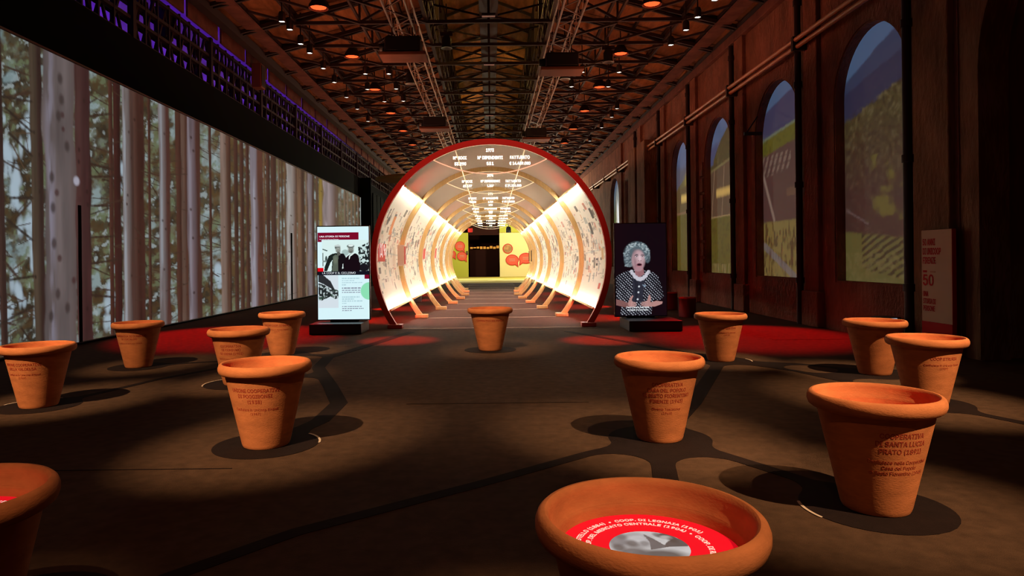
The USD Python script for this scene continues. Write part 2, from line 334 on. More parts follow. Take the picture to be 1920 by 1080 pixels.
# right wall with arched windows
WX = 6.9
WIN = [(11.27, 13.70), (15.22, 17.80), (19.52, 22.02), (23.80, 26.06)]
FAR = [(32.47, 34.96, 5.45), (36.66, 39.35, 5.95)]
SILL, TOP = 0.96, 5.76
def arch(y0, y1, z0, top, flat=False):
    if flat: return sbox(y0, z0, y1, top)
    r = (y1 - y0) / 2; c = (y0 + y1) / 2
    return Polygon([(y0, z0), (y1, z0)] + [(c + r * math.cos(t), top - r + r * math.sin(t)) for t in np.linspace(0, PI, 25)])
face = sbox(10.05, 0, 60, 7.7)
for y0, y1 in WIN: face = face.difference(arch(y0, y1, SILL, TOP))
for i, (y0, y1, tp) in enumerate(FAR): face = face.difference(arch(y0, y1, SILL, tp, i == 0))
wr = thing('wall_right', kind='structure', lab='tall old plastered brick wall with arched openings')
part(wr, 'wall_face', poly(face, WX, WX + 0.22, 'yz'), M_plaster)
part(wr, 'wall_back', box(WX + 0.22, WX + 0.3, 10.05, 60, 0, 7.7), M_plaster)
nf = sbox(-4, 0, 10.05, 7.7).difference(arch(5.6, 9.75, -0.1, 6.2))
part(wr, 'niche_face', poly(nf, WX + 0.02, WX + 0.85, 'yz'), M_pier)
part(wr, 'niche_back', box(WX + 0.85, WX + 1.0, -4, 10.05, 0, 7.7), M_niche)
part(wr, 'niche_arch_band', poly(arch(5.45, 9.90, 0, 6.35).difference(arch(5.75, 9.60, -0.1, 6.05)), WX - 0.03, WX + 0.4, 'yz'), M_pier)
for yc in (10.55, 14.5, 18.65, 22.9, 27.0, 31.2, 35.8):        # pilasters on the piers
    w = 0.30 if yc > 11 else 0.42
    part(wr, 'pilaster', rbox(WX - 0.10, WX + 0.02, yc - w, yc + w, 0, 7.6, 0.02), M_pier if yc < 11 else M_plaster)
    if yc > 11: part(wr, 'pilaster_base', rbox(WX - 0.16, WX + 0.02, yc - w - 0.07, yc + w + 0.07, 0, 0.75, 0.03), M_plaster)
for k in range(7):
    part(wr, 'corner_stone', rbox(WX - 0.05, WX + 0.02, 22.08, 22.40, 1.0 + k * 0.52, 1.44 + k * 0.52, 0.02), M_plaster)
for yc in (29.1, 31.0):
    part(wr, 'buttress', rbox(WX - 0.5, WX + 0.02, yc - 0.75, yc + 0.75, 0, 6.4, 0.03), M_pier)
part(wr, 'cornice', rbox(WX - 0.14, WX + 0.04, -2, 60, 7.45, 7.7, 0.02), M_eave)

def landscape(kind, seed):
    u, v = np.linspace(0, 1, 78), np.linspace(0, 1, 170)      # u: far to near edge, v: up
    c = Canvas(u, v, (66, 86, 116)); d = 1 - c.Y; n = c.noise(9, 22, seed); n2 = c.noise(26, 60, seed + 5); n3 = c.noise(4, 5, seed + 9)
    below = lambda line, s=0.01: np.clip((d - line) / s + 0.5, 0, 1)
    if kind == 0:
        c.put(below(0.17 - 0.17 * c.X + 0.02 * n3), (44, 52, 76)); c.put(below(0.21 - 0.10 * c.X + 0.03 * n3), (38, 40, 62))
        c.put(below(0.325 - 0.10 * c.X + 0.03 * n), (60, 52, 28)); h = below(0.33 - 0.1 * c.X)
        c.put(h * np.clip((n2 - 0.5) * 5, 0, 1) * (d < 0.62), (82, 74, 36), 0.7); c.put(h * np.clip((0.48 - n2) * 6, 0, 1), (42, 30, 22), 0.8)
        c.put(np.clip((n2 - .56) * 9, 0, 1) * h, (92, 80, 58), .6); c.put(below(0.42 + 0.15 * n3, 0.3), (60, 36, 36), 0.75); c.put(np.clip((n - 0.55) * 8, 0, 1) * (d > 0.5) * (d < 0.76) * np.clip((c.X - 0.25) * 4, 0, 1), (104, 98, 36), 0.55)
        f = below(0.79 + 0.045 * c.X); c.put(f, (84, 78, 40)); s = np.sin((c.X * 0.65 + (d - 0.8) * 3.2) * 70)
        c.put(f * (s > 0.1) * (d < 0.93 + 0.05 * c.X) * (c.X > 0.25), (44, 32, 26), 0.85)
        c.put(f * np.clip((n2 - 0.45) * 6, 0, 1) * (d > 0.88), (102, 92, 56), 0.6); c.line((0.02, 0.3), (0.35, 0.235), 0.008, (96, 80, 78), 0.7)
    elif kind == 1:
        c.put(below(0.12 - 0.09 * c.X + 0.02 * n3), (52, 52, 78)); c.put(below(0.22 - 0.03 * c.X + 0.05 * n, 0.05), (64, 64, 84), 0.7)
        c.put(below(0.262 - 0.05 * c.X), (96, 104, 84)); c.put(below(0.275 - 0.05 * c.X), (84, 80, 26)); c.put(np.clip((n2 - 0.5) * 5, 0, 1) * below(0.27 - .05 * c.X), (60, 58, 22), 0.7)
        c.put(below(0.345 - 0.05 * c.X + 0.02 * n3), (72, 50, 46)); m = (d > 0.36) & (d < 0.47 - 0.03 * c.X) & (c.X < 0.66)
        c.put(m * (np.sin((c.X * 1.0 + d * 1.2) * 58) > 0) * 1.0, (112, 92, 80), 0.8); c.put(m * (np.sin(d * 170) > 0.6) * 1.0, (66, 46, 42), 0.6)
        c.line((0.03, 0.53), (0.27, 0.30), 0.035, (124, 104, 92)); c.put((d > 0.55) * (d < 0.59) * (c.X > 0.55) * 1.0, (112, 82, 56), 0.35)  # right part: faint reflected gleam painted into the field
        f = below(0.70 + 0.015 * n); c.put(f, (112, 96, 52)); c.put(f * np.clip((0.5 - c.noise(30, 26, 3)) * 7, 0, 1), (60, 40, 26), 0.8)
        c.put(f * (np.abs(d - (0.83 + 0.22 * c.X)) < 0.022) * 1.0, (104, 96, 100), 0.7); c.put(f * np.clip((c.noise(34, 9, 8) - 0.55) * 8, 0, 1) * (d > .8), (66, 36, 30), 0.7)
    elif kind == 2:
        c.put(np.clip((n3 - 0.35) * 2, 0, 1), (112, 124, 160), 0.6); c.put(below(0.12 - 0.02 * c.X + 0.07 * n3, 0.04), (62, 64, 92), 0.8)
        c.put(below(0.27 - 0.30 * np.clip(c.X - 0.12, 0, 1) ** 0.6 + 0.03 * n), (66, 58, 34)); c.put(np.clip((n2 - 0.5) * 5, 0, 1) * below(0.27 - 0.2 * c.X), (84, 78, 34), 0.6)
        c.put(below(0.315 - 0.055 * c.X), (108, 96, 60)); c.put(below(0.33 - 0.055 * c.X), (82, 62, 46))
        for x0, x1 in ((0.16, 0.03), (0.52, 0.42), (0.9, 0.93)): c.line((x0, 0.68), (x1, 0.37), 0.02, (140, 110, 84), 0.8)
        k = np.clip(1 - ((d - 0.475) / 0.035) ** 2, 0, 1); c.put(k * (c.X > 0.22), (205, 165, 88), 0.85)  # golden gleam of reflected light painted into the picture
        f = below(0.632); c.put((np.abs(d - 0.632) < 0.006) * 1.0, (140, 116, 80)); c.put(f, (86, 78, 30)); c.put(f * np.clip((n2 - 0.5) * 6, 0, 1), (66, 56, 26), 0.7)
        c.put((d > 0.93) * np.clip((c.noise(34, 9, 8) - 0.45) * 8, 0, 1), (130, 112, 72), 0.7)
    elif kind == 3:
        c.put(np.clip((n3 - 0.3) * 2, 0, 1), (120, 126, 158), 0.7); c.put(below(0.16 + 0.08 * n3, 0.05), (84, 80, 88), 0.8)
        c.put(below(0.34 - 0.15 * c.X + 0.05 * n), (94, 84, 52)); c.ell(0.85, 0.69, 0.35, 0.07, (150, 132, 50), 0.8, 0.4)
        c.put(below(0.365 - 0.03 * c.X), (92, 74, 46)); k = np.clip(1 - ((d - 0.44) / 0.04) ** 2, 0, 1); c.put(k * (c.X > 0.28), (222, 184, 100), 0.9)  # the golden strip is a reflection painted in as picture colour
        f = below(0.56); c.put((np.abs(d - 0.555) < 0.012) * 1.0, (124, 92, 66)); c.put(f, (88, 78, 28)); c.put(f * np.clip((n2 - 0.5) * 5, 0, 1), (72, 62, 26), 0.6)
    elif kind == 4:
        c.put(np.ones_like(d), (84, 92, 98)); c.put(below(0.3 + 0.2 * n3, 0.3), (88, 84, 62)); c.put(below(0.6, 0.3), (104, 86, 62))
    else:
        c.put(below(0.12, 0.1), (80, 96, 110)); c.put(below(0.3, 0.2), (80, 84, 56)); c.line((0.45, 0.65), (0.6, 0.2), 0.16, (196, 206, 226), 0.9)
        c.rect(0, 0.2, 0, 0.55, (70, 92, 36), 0.8)
    return c
def window(i, y0, y1, top, flat, lab):
    w = thing('window_%d' % i, kind='structure', lab=lab)
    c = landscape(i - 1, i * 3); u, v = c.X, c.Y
    y = y1 - 0.02 - (y1 - y0 - 0.04) * u                       # the far edge is the picture's left
    r = (y1 - y0) / 2; yc = (y0 + y1) / 2
    tops = np.full_like(u, top - 0.02) if flat else top - 0.02 - r + np.sqrt(np.maximum(r * r - (y - yc) ** 2, 0))
    z = SILL + 0.02 + (np.maximum(tops, SILL + 1) - SILL - 0.02) * v
    # sample the picture by true height so that the landscape stays undistorted
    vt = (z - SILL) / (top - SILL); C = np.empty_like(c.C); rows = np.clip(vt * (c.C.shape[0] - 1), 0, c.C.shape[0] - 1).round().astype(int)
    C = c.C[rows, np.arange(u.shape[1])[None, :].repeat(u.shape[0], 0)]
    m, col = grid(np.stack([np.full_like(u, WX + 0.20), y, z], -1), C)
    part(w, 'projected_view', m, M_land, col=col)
    a = arch(y0, y1, SILL, top, flat)
    part(w, 'window_lining', poly(a.difference(a.buffer(-0.035)), WX + 0.02, WX + 0.215, 'yz'), M_plaster)
WL = ['arched window opening nearest the camera showing a wooded green hillside', 'arched window opening showing a white road across brown fields', 'arched window opening showing a brown field with three pale poles and a painted golden gleam',
      'arched window opening showing a narrow painted golden gleam over a green field', 'flat-topped far window opening behind the black screen', 'slim far arched window opening with a white streak']
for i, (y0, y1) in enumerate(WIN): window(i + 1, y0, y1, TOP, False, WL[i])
for i, (y0, y1, tp) in enumerate(FAR): window(i + 5, y0, y1, tp, i == 0, WL[i + 4])

# left: black wall that carries the projection, pale outer wall behind it
LX = -7.6
wl = thing('wall_left', kind='structure', lab='black draped wall around the long projection')
part(wl, 'drape', box(LX - 0.25, LX - 0.03, 4, 42, 0, 6.35), M_black)
part(wl, 'end_drape', box(LX - 0.25, LX + 0.6, 40.0, 40.2, 0, 6.35), M_black)
part(wl, 'far_drape', box(LX - 0.25, LX - 0.03, 42, 60, 0, 6.35), M_black)
part(wl, 'outer_wall', box(-10.2, -10.0, 0, 60, 0, 9.5), M_purple)
for k in range(12):
    part(wl, 'hanging_drape', box(LX + 0.6, LX + 0.66, 40.4 + k * 1.4, 41.6 + k * 1.4, 0, 5.5), M_black)

# back wall
wb = thing('wall_back', kind='structure', lab='yellow and lime far wall with a dark doorway')
part(wb, 'yellow_wall', box(0.72, 6.8, 58, 58.2, 0, 3.75), M_yel)
part(wb, 'lime_wall', box(-6.8, -1.93, 57.6, 58.2, 0, 3.75), M_green)
part(wb, 'lintel', box(-1.93, 0.72, 58.05, 58.2, 3.55, 5.0), M_dark)
part(wb, 'cornice', box(0.72, 6.8, 57.8, 58.2, 3.75, 5.0), M_green)
part(wb, 'dark_room', box(-4, 4, 63, 63.2, 0, 5), M_dark)
part(wb, 'dark_floor', box(-4, 4, 58.2, 63, -0.01, 0.01), M_dark)
part(wb, 'upper_wall', box(-10, 8, 59.5, 59.7, 5, 13), M_dark)
part(wb, 'bar_counter', box(-1.9, 0.7, 60.5, 61.2, 0.02, 2.35), M_dark)
for k in range(9): part(wb, 'glowing_shelf', box(-1.85 + k * 0.29, -1.62 + k * 0.29, 60.4, 60.5, 2.40 + 0.1 * rng.random(), 2.58 + 0.12 * rng.random()), M_amber)

# ceiling: sloping board panels over iron trusses
EZ, RX, RZ_ = 7.95, 1.75, 9.4                                # eave height, lantern half width, slope top
ce = thing('ceiling', kind='structure', lab='dark boarded pitched roof with raised lantern')
BAY = 2.05
TY = [12.9 + BAY * k for k in range(-1, 23)]
mats_b = [mat('roof_board_%d' % k, lin((128, 84, 52)) * f, 0.9, 0.1, noise=(2.2, 0.6, 1.25, (3, .6, 1))) for k, f in enumerate((0.8, 1.0, 1.2))]
def slope(x): return EZ + (RZ_ - EZ) * (7.4 - abs(x)) / (7.4 - RX)
for sx in (-1, 1):
    xs = np.linspace(7.4, RX, 4)
    for k in range(len(TY) - 1):
        for a, b in zip(xs[:-1], xs[1:]):
            y0, y1 = TY[k] + 0.02, TY[k + 1] - 0.02
            pts = [(sx * a, slope(a)), (sx * (b + .03), slope(b + .03)), (sx * (b + .03), slope(b + .03) + .06), (sx * a, slope(a) + .06)]
            m = trimesh.creation.extrude_polygon(Polygon(pts), y1 - y0, engine='earcut'); v = m.vertices
            part(ce, 'roof_panel', trimesh.Trimesh(np.c_[v[:, 0], v[:, 2] + y0, v[:, 1]], m.faces, process=False), rng.choice(mats_b))
for sx in (-1, 1):
    for x in (6.4, 5.4, 4.5, 3.6, 2.7):
        part(ce, 'purlin', box(sx * x - 0.035, sx * x + 0.035, TY[0], TY[-1], slope(x) - 0.12, slope(x) - 0.02), M_iron)
    part(ce, 'eave_beam', box(sx * 7.0 - 0.12, sx * 7.0 + 0.12, TY[0], TY[-1], EZ - 0.25, EZ - 0.02), M_iron)
    part(ce, 'eave_soffit', box(min(sx * 6.3, sx * 6.72), max(sx * 6.3, sx * 6.72), TY[0], TY[-1], EZ - 0.02, EZ + 0.03), M_eave)
    part(ce, 'outer_roof', box(min(sx * 7.4, sx * 10.2), max(sx * 7.4, sx * 10.2), TY[0], 60, 9.4, 9.5), M_purple)
    part(ce, 'lantern_side', box(sx * RX - 0.03, sx * RX + 0.03, TY[0], TY[-1], RZ_ + 1.2, RZ_ + 1.9), M_dark)
    for k in range(len(TY) - 1):
        part(ce, 'lantern_panel', cat_([bar((sx * RX, (TY[k] + TY[k + 1]) / 2, RZ_ + 1.9), (0, (TY[k] + TY[k + 1]) / 2, RZ_ + 2.6), BAY - 0.06, 0.05)]), rng.choice(mats_b))
part(ce, 'ridge_walkway', box(-0.28, 0.28, TY[0], TY[-1], 9.0, 9.06), M_iron)
for x in (-0.28, 0.28): part(ce, 'walkway_rail', box(x - 0.02, x + 0.02, TY[0], TY[-1], 9.4, 9.44), M_iron)

# ------------------------------------------------------------------ iron roof trusses
def build_truss(name, lab, y):
    t = thing(name, lab, 'roof truss', 'iron roof trusses', (0, y, 0))
    CH = 8.14
    for sx in (-1, 1):
        for dy in (-0.09, 0.09):
            part(t, 'top_chord', bar((sx * 7.2, dy, slope(7.2) - 0.2), (sx * RX, dy, slope(RX) - 0.2), 0.07, 0.10), M_iron)
        part(t, 'lantern_post', bar((sx * RX, 0, CH), (sx * RX, 0, RZ_ + 1.9), 0.12), M_iron)
        part(t, 'lantern_rafter', bar((sx * RX, 0, RZ_ + 1.8), (0, 0, RZ_ + 2.5), 0.07, 0.1), M_iron)
        nodes = [7.2, 5.4, 3.6, RX]
        for a, b in zip(nodes[:-1], nodes[1:]):
            part(t, 'web_bar', bar((sx * a, 0, CH), (sx * b, 0, slope(b) - 0.22), 0.06), M_iron)
            if a < 7: part(t, 'web_post', bar((sx * a, 0, CH), (sx * a, 0, slope(a) - 0.22), 0.055), M_iron)
            part(t, 'lantern_brace', bar((sx * RX, 0, RZ_), (sx * 0.1, 0, 9.0), 0.05), M_iron)
        part(t, 'lantern_tie', bar((sx * RX, 0, CH + .6), (0, 0, 9.0), 0.05), M_iron)
    part(t, 'bottom_chord', box(-7.2, 7.2, -0.04, 0.04, CH - 0.045, CH + 0.045), M_iron)
    part(t, 'king_post', bar((0, 0, CH), (0, 0, RZ_ + 2.5), 0.07), M_iron)
    return t
TL = lambda k: 'dark iron roof truss of crossed bars, %s of the receding row counted from the camera' % ORD[k]
tr0 = build_truss('roof_truss', TL(0), TY[1])
for k, y in enumerate(TY[2:-1]): copy_of(tr0, 'roof_truss', TL(k + 1), 'roof truss', 'iron roof trusses', (0, y, 0))

# crossed bracing in the plane of the bottom chords, one thing per bay
def build_brace(y):
    t = thing('bracing_frame', BL(0), 'bracing', 'roof bracing frames', (0, y, 0))
    for sx in (-1, 1):
        for a, b in ((7.2, 5.4), (5.4, 3.6), (3.6, RX)):
            part(t, 'brace_bar', bar((sx * a, 0.1, 8.10), (sx * b, BAY - 0.1, 8.10), 0.06), M_iron)
        for x in (5.4, 3.6):
            part(t, 'runner', box(sx * x - 0.03, sx * x + 0.03, 0.05, BAY - 0.05, 8.16, 8.24), M_iron)
        for z in (8.2, 8.75, 9.3):
            part(t, 'girder_rail', box(sx * RX - 0.05, sx * RX + 0.05, 0.06, BAY - 0.06, z - 0.05, z + 0.05), M_iron)
        for z in (8.2, 8.75):
            for q in (0, 1, 2):
                y0, y1 = .12 + (BAY - .24) * q / 3, .12 + (BAY - .24) * (q + 1) / 3
                part(t, 'girder_lace', bar((sx * RX, y0, z), (sx * RX, y1, z + 0.55), 0.05), M_iron)
                part(t, 'girder_post', bar((sx * RX * 1.02, y0, z), (sx * RX * 1.02, y0, z + 0.55), 0.06), M_iron)
    return t
BL = lambda k: 'dark iron lattice bracing between two roof trusses, %s bay from the camera' % ORD[k]
b0 = build_brace(TY[1])
for k, y in enumerate(TY[2:-2]): copy_of(b0, 'bracing_frame', BL(k + 1), 'bracing', 'roof bracing frames', (0, y, 0))

# lattice girder above the black wall, purple light behind
def build_lattice(y):
    t = thing('side_lattice', SL(0), 'lattice', 'side lattice bays', (0, y, 0))
    for z in (6.38, 6.8, 7.2, 7.62): part(t, 'rail', box(LX - 0.2, LX - 0.1, 0.01, 4.09, z - 0.035, z + 0.035), M_iron)
    for k in range(7):
        y0 = .08 + k * 3.94 / 7
        part(t, 'post', bar((LX - 0.12, y0, 6.35), (LX - 0.12, y0, 7.7), 0.13 if k == 0 else 0.05), M_iron)
        part(t, 'lace', bar((LX - 0.2, y0, 6.35), (LX - 0.2, y0 + 3.94 / 7, 7.65), 0.06), M_iron)
        part(t, 'lace', bar((LX - 0.25, y0 + 3.94 / 7, 6.35), (LX - 0.25, y0, 7.65), 0.05), M_iron)
    for k in range(0, 15, 3): part(t, 'slat', bar((LX - 0.55, .1 + k * .273, 6.3), (LX - 0.55, min(max(k * .273 + (.3 if k % 2 else -.2) + .1, .1), 4.0), 7.7), 0.08 + .04 * (k % 3)), M_iron)
    for z in (6.55, 6.98, 7.4): part(t, 'back_rail', box(LX - 0.62, LX - 0.5, 0.01, 4.09, z - 0.04, z + 0.04), M_iron)
    part(t, 'eave_plate', box(LX + 0.15, LX + 0.2, 0.1, 1.9, 7.56, 7.98), M_eave)
    part(t, 'eave_plate', box(LX + 0.15, LX + 0.2, 2.1, 3.95, 7.56, 7.98), M_eave)
    return t
SL = lambda k: 'dark lattice bay above the black wall with purple light behind, %s bay from the camera' % ORD[k]
s0 = build_lattice(10.6)
for k in range(1, 11): copy_of(s0, 'side_lattice', SL(k), 'lattice', 'side lattice bays', (0, 10.6 + 4.1 * k, 0))

# aluminium box trusses
def box_truss(x, z, lab, zt):
    t = thing('box_truss', lab, 'lighting truss', None, (x, 0, 0))
    H = 0.24; y0, y1 = 8.0, 46.0
    for a in (-H, H):
        for b in (-H, H): part(t, 'tube', tube((a, y0, z + b), (a, y1, z + b), 0.026, 8), M_alu)
    n = int((y1 - y0) / 0.62)
    for k in range(n):
        ya = y0 + k * 0.62; yb = ya + 0.62; s = 1 if k % 2 else -1
        part(t, 'lacing_bar', bar((-H * s, ya, z - H), (H * s, yb, z - H), 0.018), M_alu)
        part(t, 'lacing_bar', bar((-H, ya, z - H * s), (-H, yb, z + H * s), 0.018), M_alu)
        part(t, 'lacing_bar', bar((H, ya, z + H * s), (H, yb, z - H * s), 0.018), M_alu)
    for y in range(10, 46, 6): part(t, 'hanger_cable', bar((0, y, z + H), (0, y, 8.14), 0.02), M_iron)
    return t
box_truss(-2.02, 7.2, 'long aluminium lighting truss running left of the hall centre line', 7)
box_truss(1.86, 7.2, 'long aluminium lighting truss running right of the hall centre line', 7)

def projector(x, y, lab):
    t = thing('hung_projector', lab, 'projector', None, (x, y, 0))
    part(t, 'shelf', rbox(-0.55, 0.55, -0.35, 0.35, 6.28, 6.36, 0.02), M_shelf)
    part(t, 'body', rbox(-0.42, 0.42, -0.3, 0.3, 6.37, 6.74, 0.05), M_satin)
    part(t, 'lens', lathe([(0, 0), (0.09, 0), (0.11, 0.16), (0.08, 0.17), (0, 0.15)], 24).apply_transform(trimesh.transformations.rotation_matrix(PI / 2, (0, 1, 0))).apply_translation((-0.57, 0, 6.55)), M_satin)
    for a in (-0.24, 0.24):
        for b in (-0.25, 0.25): part(t, 'hanging_rod', bar((a, b, 6.34), (a, b, 6.965), 0.025), M_iron)
    return t
projector(-2.02, 16.2, 'black projector on a tan shelf under the left truss, nearer one')
projector(-2.02, 25.2, 'black projector on a tan shelf under the left truss, farther one')
projector(1.86, 17.6, 'black projector on a tan shelf under the right truss, nearer one')
projector(1.86, 27.6, 'black projector on a tan shelf under the right truss, farther one')

# red heater-like lamps, small white lamps, dim tubes
def red_lamp(x, y, lab, first=None):
    if first is not None: return copy_of(first, 'red_lamp', lab, 'lamp', 'red ceiling lamps', (x, y, 0))
    t = thing('red_lamp', lab, 'lamp', 'red ceiling lamps', (x, y, 0))
    part(t, 'shade', lathe([(0.03, 0.34), (0.10, 0.30), (0.24, 0.08), (0.25, 0.0), (0.235, 0.0), (0.22, 0.08), (0.09, 0.28), (0.0, 0.28)], 28, (0, 0, 7.86)), M_iron, smooth=40)
    part(t, 'glowing_disc', lathe([(0, 0.03), (0.19, 0.03), (0.20, 0.05), (0, 0.06)], 24, (0, 0, 7.86)), M_redlamp)
    part(t, 'stem', bar((0, 0, 8.15), (0, 0, 8.73), 0.03), M_iron)
    return t
RLY = [17.2, 21.35, 25.5, 29.6, 33.7, 37.8]
ordn = ['nearest', 'second', 'third', 'fourth', 'fifth', 'farthest']
r0 = None
for i, y in enumerate(RLY):
    for x, side in ((-4.28, 'left'), (4.12, 'right')):
        q = red_lamp(x, y, 'red glowing ceiling lamp, %s of the row on the %s of the roof' % (ordn[i], side), r0)
        r0 = r0 or q
        glow('red_lamp_light_%s_%d' % (side, i), (x, y, 7.82), (1.0, 0.13, 0.04), 2.2, 0.18)

def down_lamp(x, y, z, lab):
    t = thing('can_spotlight', lab, 'spotlight', 'small ceiling spotlights', (x, y, z))
    part(t, 'can', lathe([(0, 0.26), (0.07, 0.25), (0.09, 0.2), (0.09, 0.0), (0.08, 0.0), (0.075, 0.03), (0, 0.03)], 20), M_satin, smooth=40)
    part(t, 'lens', lathe([(0, 0.012), (0.07, 0.012), (0.072, 0.028), (0, 0.03)], 20), M_spot)
    part(t, 'stem', bar((0, 0, 0.24), (0, 0, slope(max(abs(x), RX)) - 0.005 - z), 0.03), M_iron)
DLP = [
    (-5.26,17.38,7.6), (-5.24,17.99,7.6), (-5.29,19.19,7.6), (-5.26,20.04,7.6), (-5.26,21.66,7.6), (-5.3,23.36,7.6), (-4.05,22.34,7.6), (-3.29,22.37,7.6), (-4.35,24.36,7.6), (-3.32,24.33,7.6), (-4.04,26.27,7.6), (-3.31,26.22,7.6), (-5.34,25.52,7.6), (-5.33,27.52,7.6), (-5.34,29.97,7.6), (5.33,17.4,7.6), (5.39,16.25,7.6), (5.31,18.37,7.6), (5.24,19.65,7.6), (3.06,22.43,7.6), (4.28,22.48,7.6), (4.25,24.36,7.6), (2.93,24.3,7.6), (5.22,27.95,7.6), (5.22,35.66,7.6), (5.3,29.63,7.6), (5.25,32.04,7.6)]
for x, y, z in DLP:
    side = [p for p in DLP if p[0] * x > 0]; side.sort(key=lambda p: p[1])
    down_lamp(x, y, z, 'small can spotlight with white lens hung %s of the ridge, %s from the camera' % ('left' if x < 0 else 'right', ORD[side.index((x, y, z))]))
for y, z in ((17.6, 7.75), (22.0, 7.75), (26.0, 7.75), (29.8, 7.75), (34.0, 7.75)):
    t = thing('tube_lamp', 'dim tube lamp under the ridge walkway, %s from the camera' % ORD[int((y - 17) / 4)], 'lamp', 'dim ridge tube lamps', (0, y, z))
    part(t, 'housing', rbox(-0.18, 0.18, -0.05, 0.05, 0.03, 0.09, 0.015), M_iron); part(t, 'tube', tube((-0.17, 0, 0.012), (0.17, 0, 0.012), 0.022, 10), M_tubeoff)
    part(t, 'stem', bar((0, 0, .08), (0, 0, .4), 0.02), M_iron)
for i, (x, y, z) in enumerate([(1.95, 14.2, 7.55), (3.6, 20.6, 7.4), (-2.6, 22.5, 7.3), (2.5, 22.5, 7.4), (-1.3, 21, 8.0), (-8.0, 16.8, 7.0), (-7.2, 21.3, 6.9)]):
    t = thing('stage_lantern', ['black stage lantern near the top of the right truss', 'black stage lantern between the right red lamps', 'black stage lantern left of the left truss', 'black stage lantern right of the right truss', 'black stage lantern beside the lantern girder',
              'black speaker cabinet in front of the purple light', 'pale speaker cabinet near the far end of the purple light'][i], 'stage light' if i < 5 else 'speaker', None, (x, y, z))
    if i < 5:
        part(t, 'body', lathe([(0, 0.4), (0.1, 0.38), (0.15, 0.28), (0.15, 0.06), (0.18, 0), (0.14, 0.0), (0, 0.05)], 20), M_satin, smooth=40)
        part(t, 'yoke', box(-0.19, 0.19, -0.02, 0.02, 0.38, 0.5), M_iron); part(t, 'stem', bar((0, 0, .48), (0, 0, slope(max(abs(x), RX)) - .03 - z), .035), M_iron)
    else:
        part(t, 'cabinet', rbox(-0.15, 0.15, -0.2, 0.2, 0, 0.75, 0.02), M_satin if i == 5 else M_shelf); part(t, 'grille', rbox(0.15, 0.165, -0.17, 0.17, 0.05, 0.70, 0.006), M_satin); part(t, 'bracket', bar((-.1, 0, .7), (-.3, 0, .8), .05), M_iron)

# conduits, drain pipes and fittings on the right wall
for k, (z, dx) in enumerate(((6.12, 0.34), (5.98, 0.30))):
    t = thing('wall_conduit', ['upper of two long brass-coloured conduits along the right wall', 'lower of two long brass-coloured conduits along the right wall'][k], 'pipe')
    part(t, 'pipe', tube((WX - dx, 10.3, z), (WX - dx, 58, z), 0.05, 10), M_pipe, smooth=40)
    if k == 0:
        for j in range(11): part(t, 'clamp', rbox(WX - 0.40, WX + 0.0, 10.8 + 4.1 * j - 0.3, 10.6 + 4.1 * j, 5.90, 6.2, 0.01), M_iron)
for k, y in enumerate((11.1, 15.02, 19.15, 23.4, 27.5, 31.95)):
    t = thing('drain_pipe', 'dark vertical drain pipe beside the pilaster, %s from the camera' % ordn[k], 'pipe', None, (WX - 0.11, y, 0.003))
    part(t, 'pipe', tube((0, 0, 0), (0, 0, 7.4), 0.07, 12), M_iron, smooth=40)
    for z in (0.9, 3.0, 5.2, 7.0): part(t, 'collar', lathe([(0, 0), (0.09, 0), (0.09, 0.12), (0, 0.12)], 14, (0, 0, z)), M_iron, smooth=40)
t = thing('wall_bracket', 'black iron bracket at the left haunch of the second arched window', 'bracket')
part(t, 'arm', box(WX - 0.35, WX + 0.1, 17.55, 17.62, 4.62, 4.70), M_iron); part(t, 'stay', bar((WX - 0.3, 17.6, 4.66), (WX, 17.6, 5.1), 0.03), M_iron)

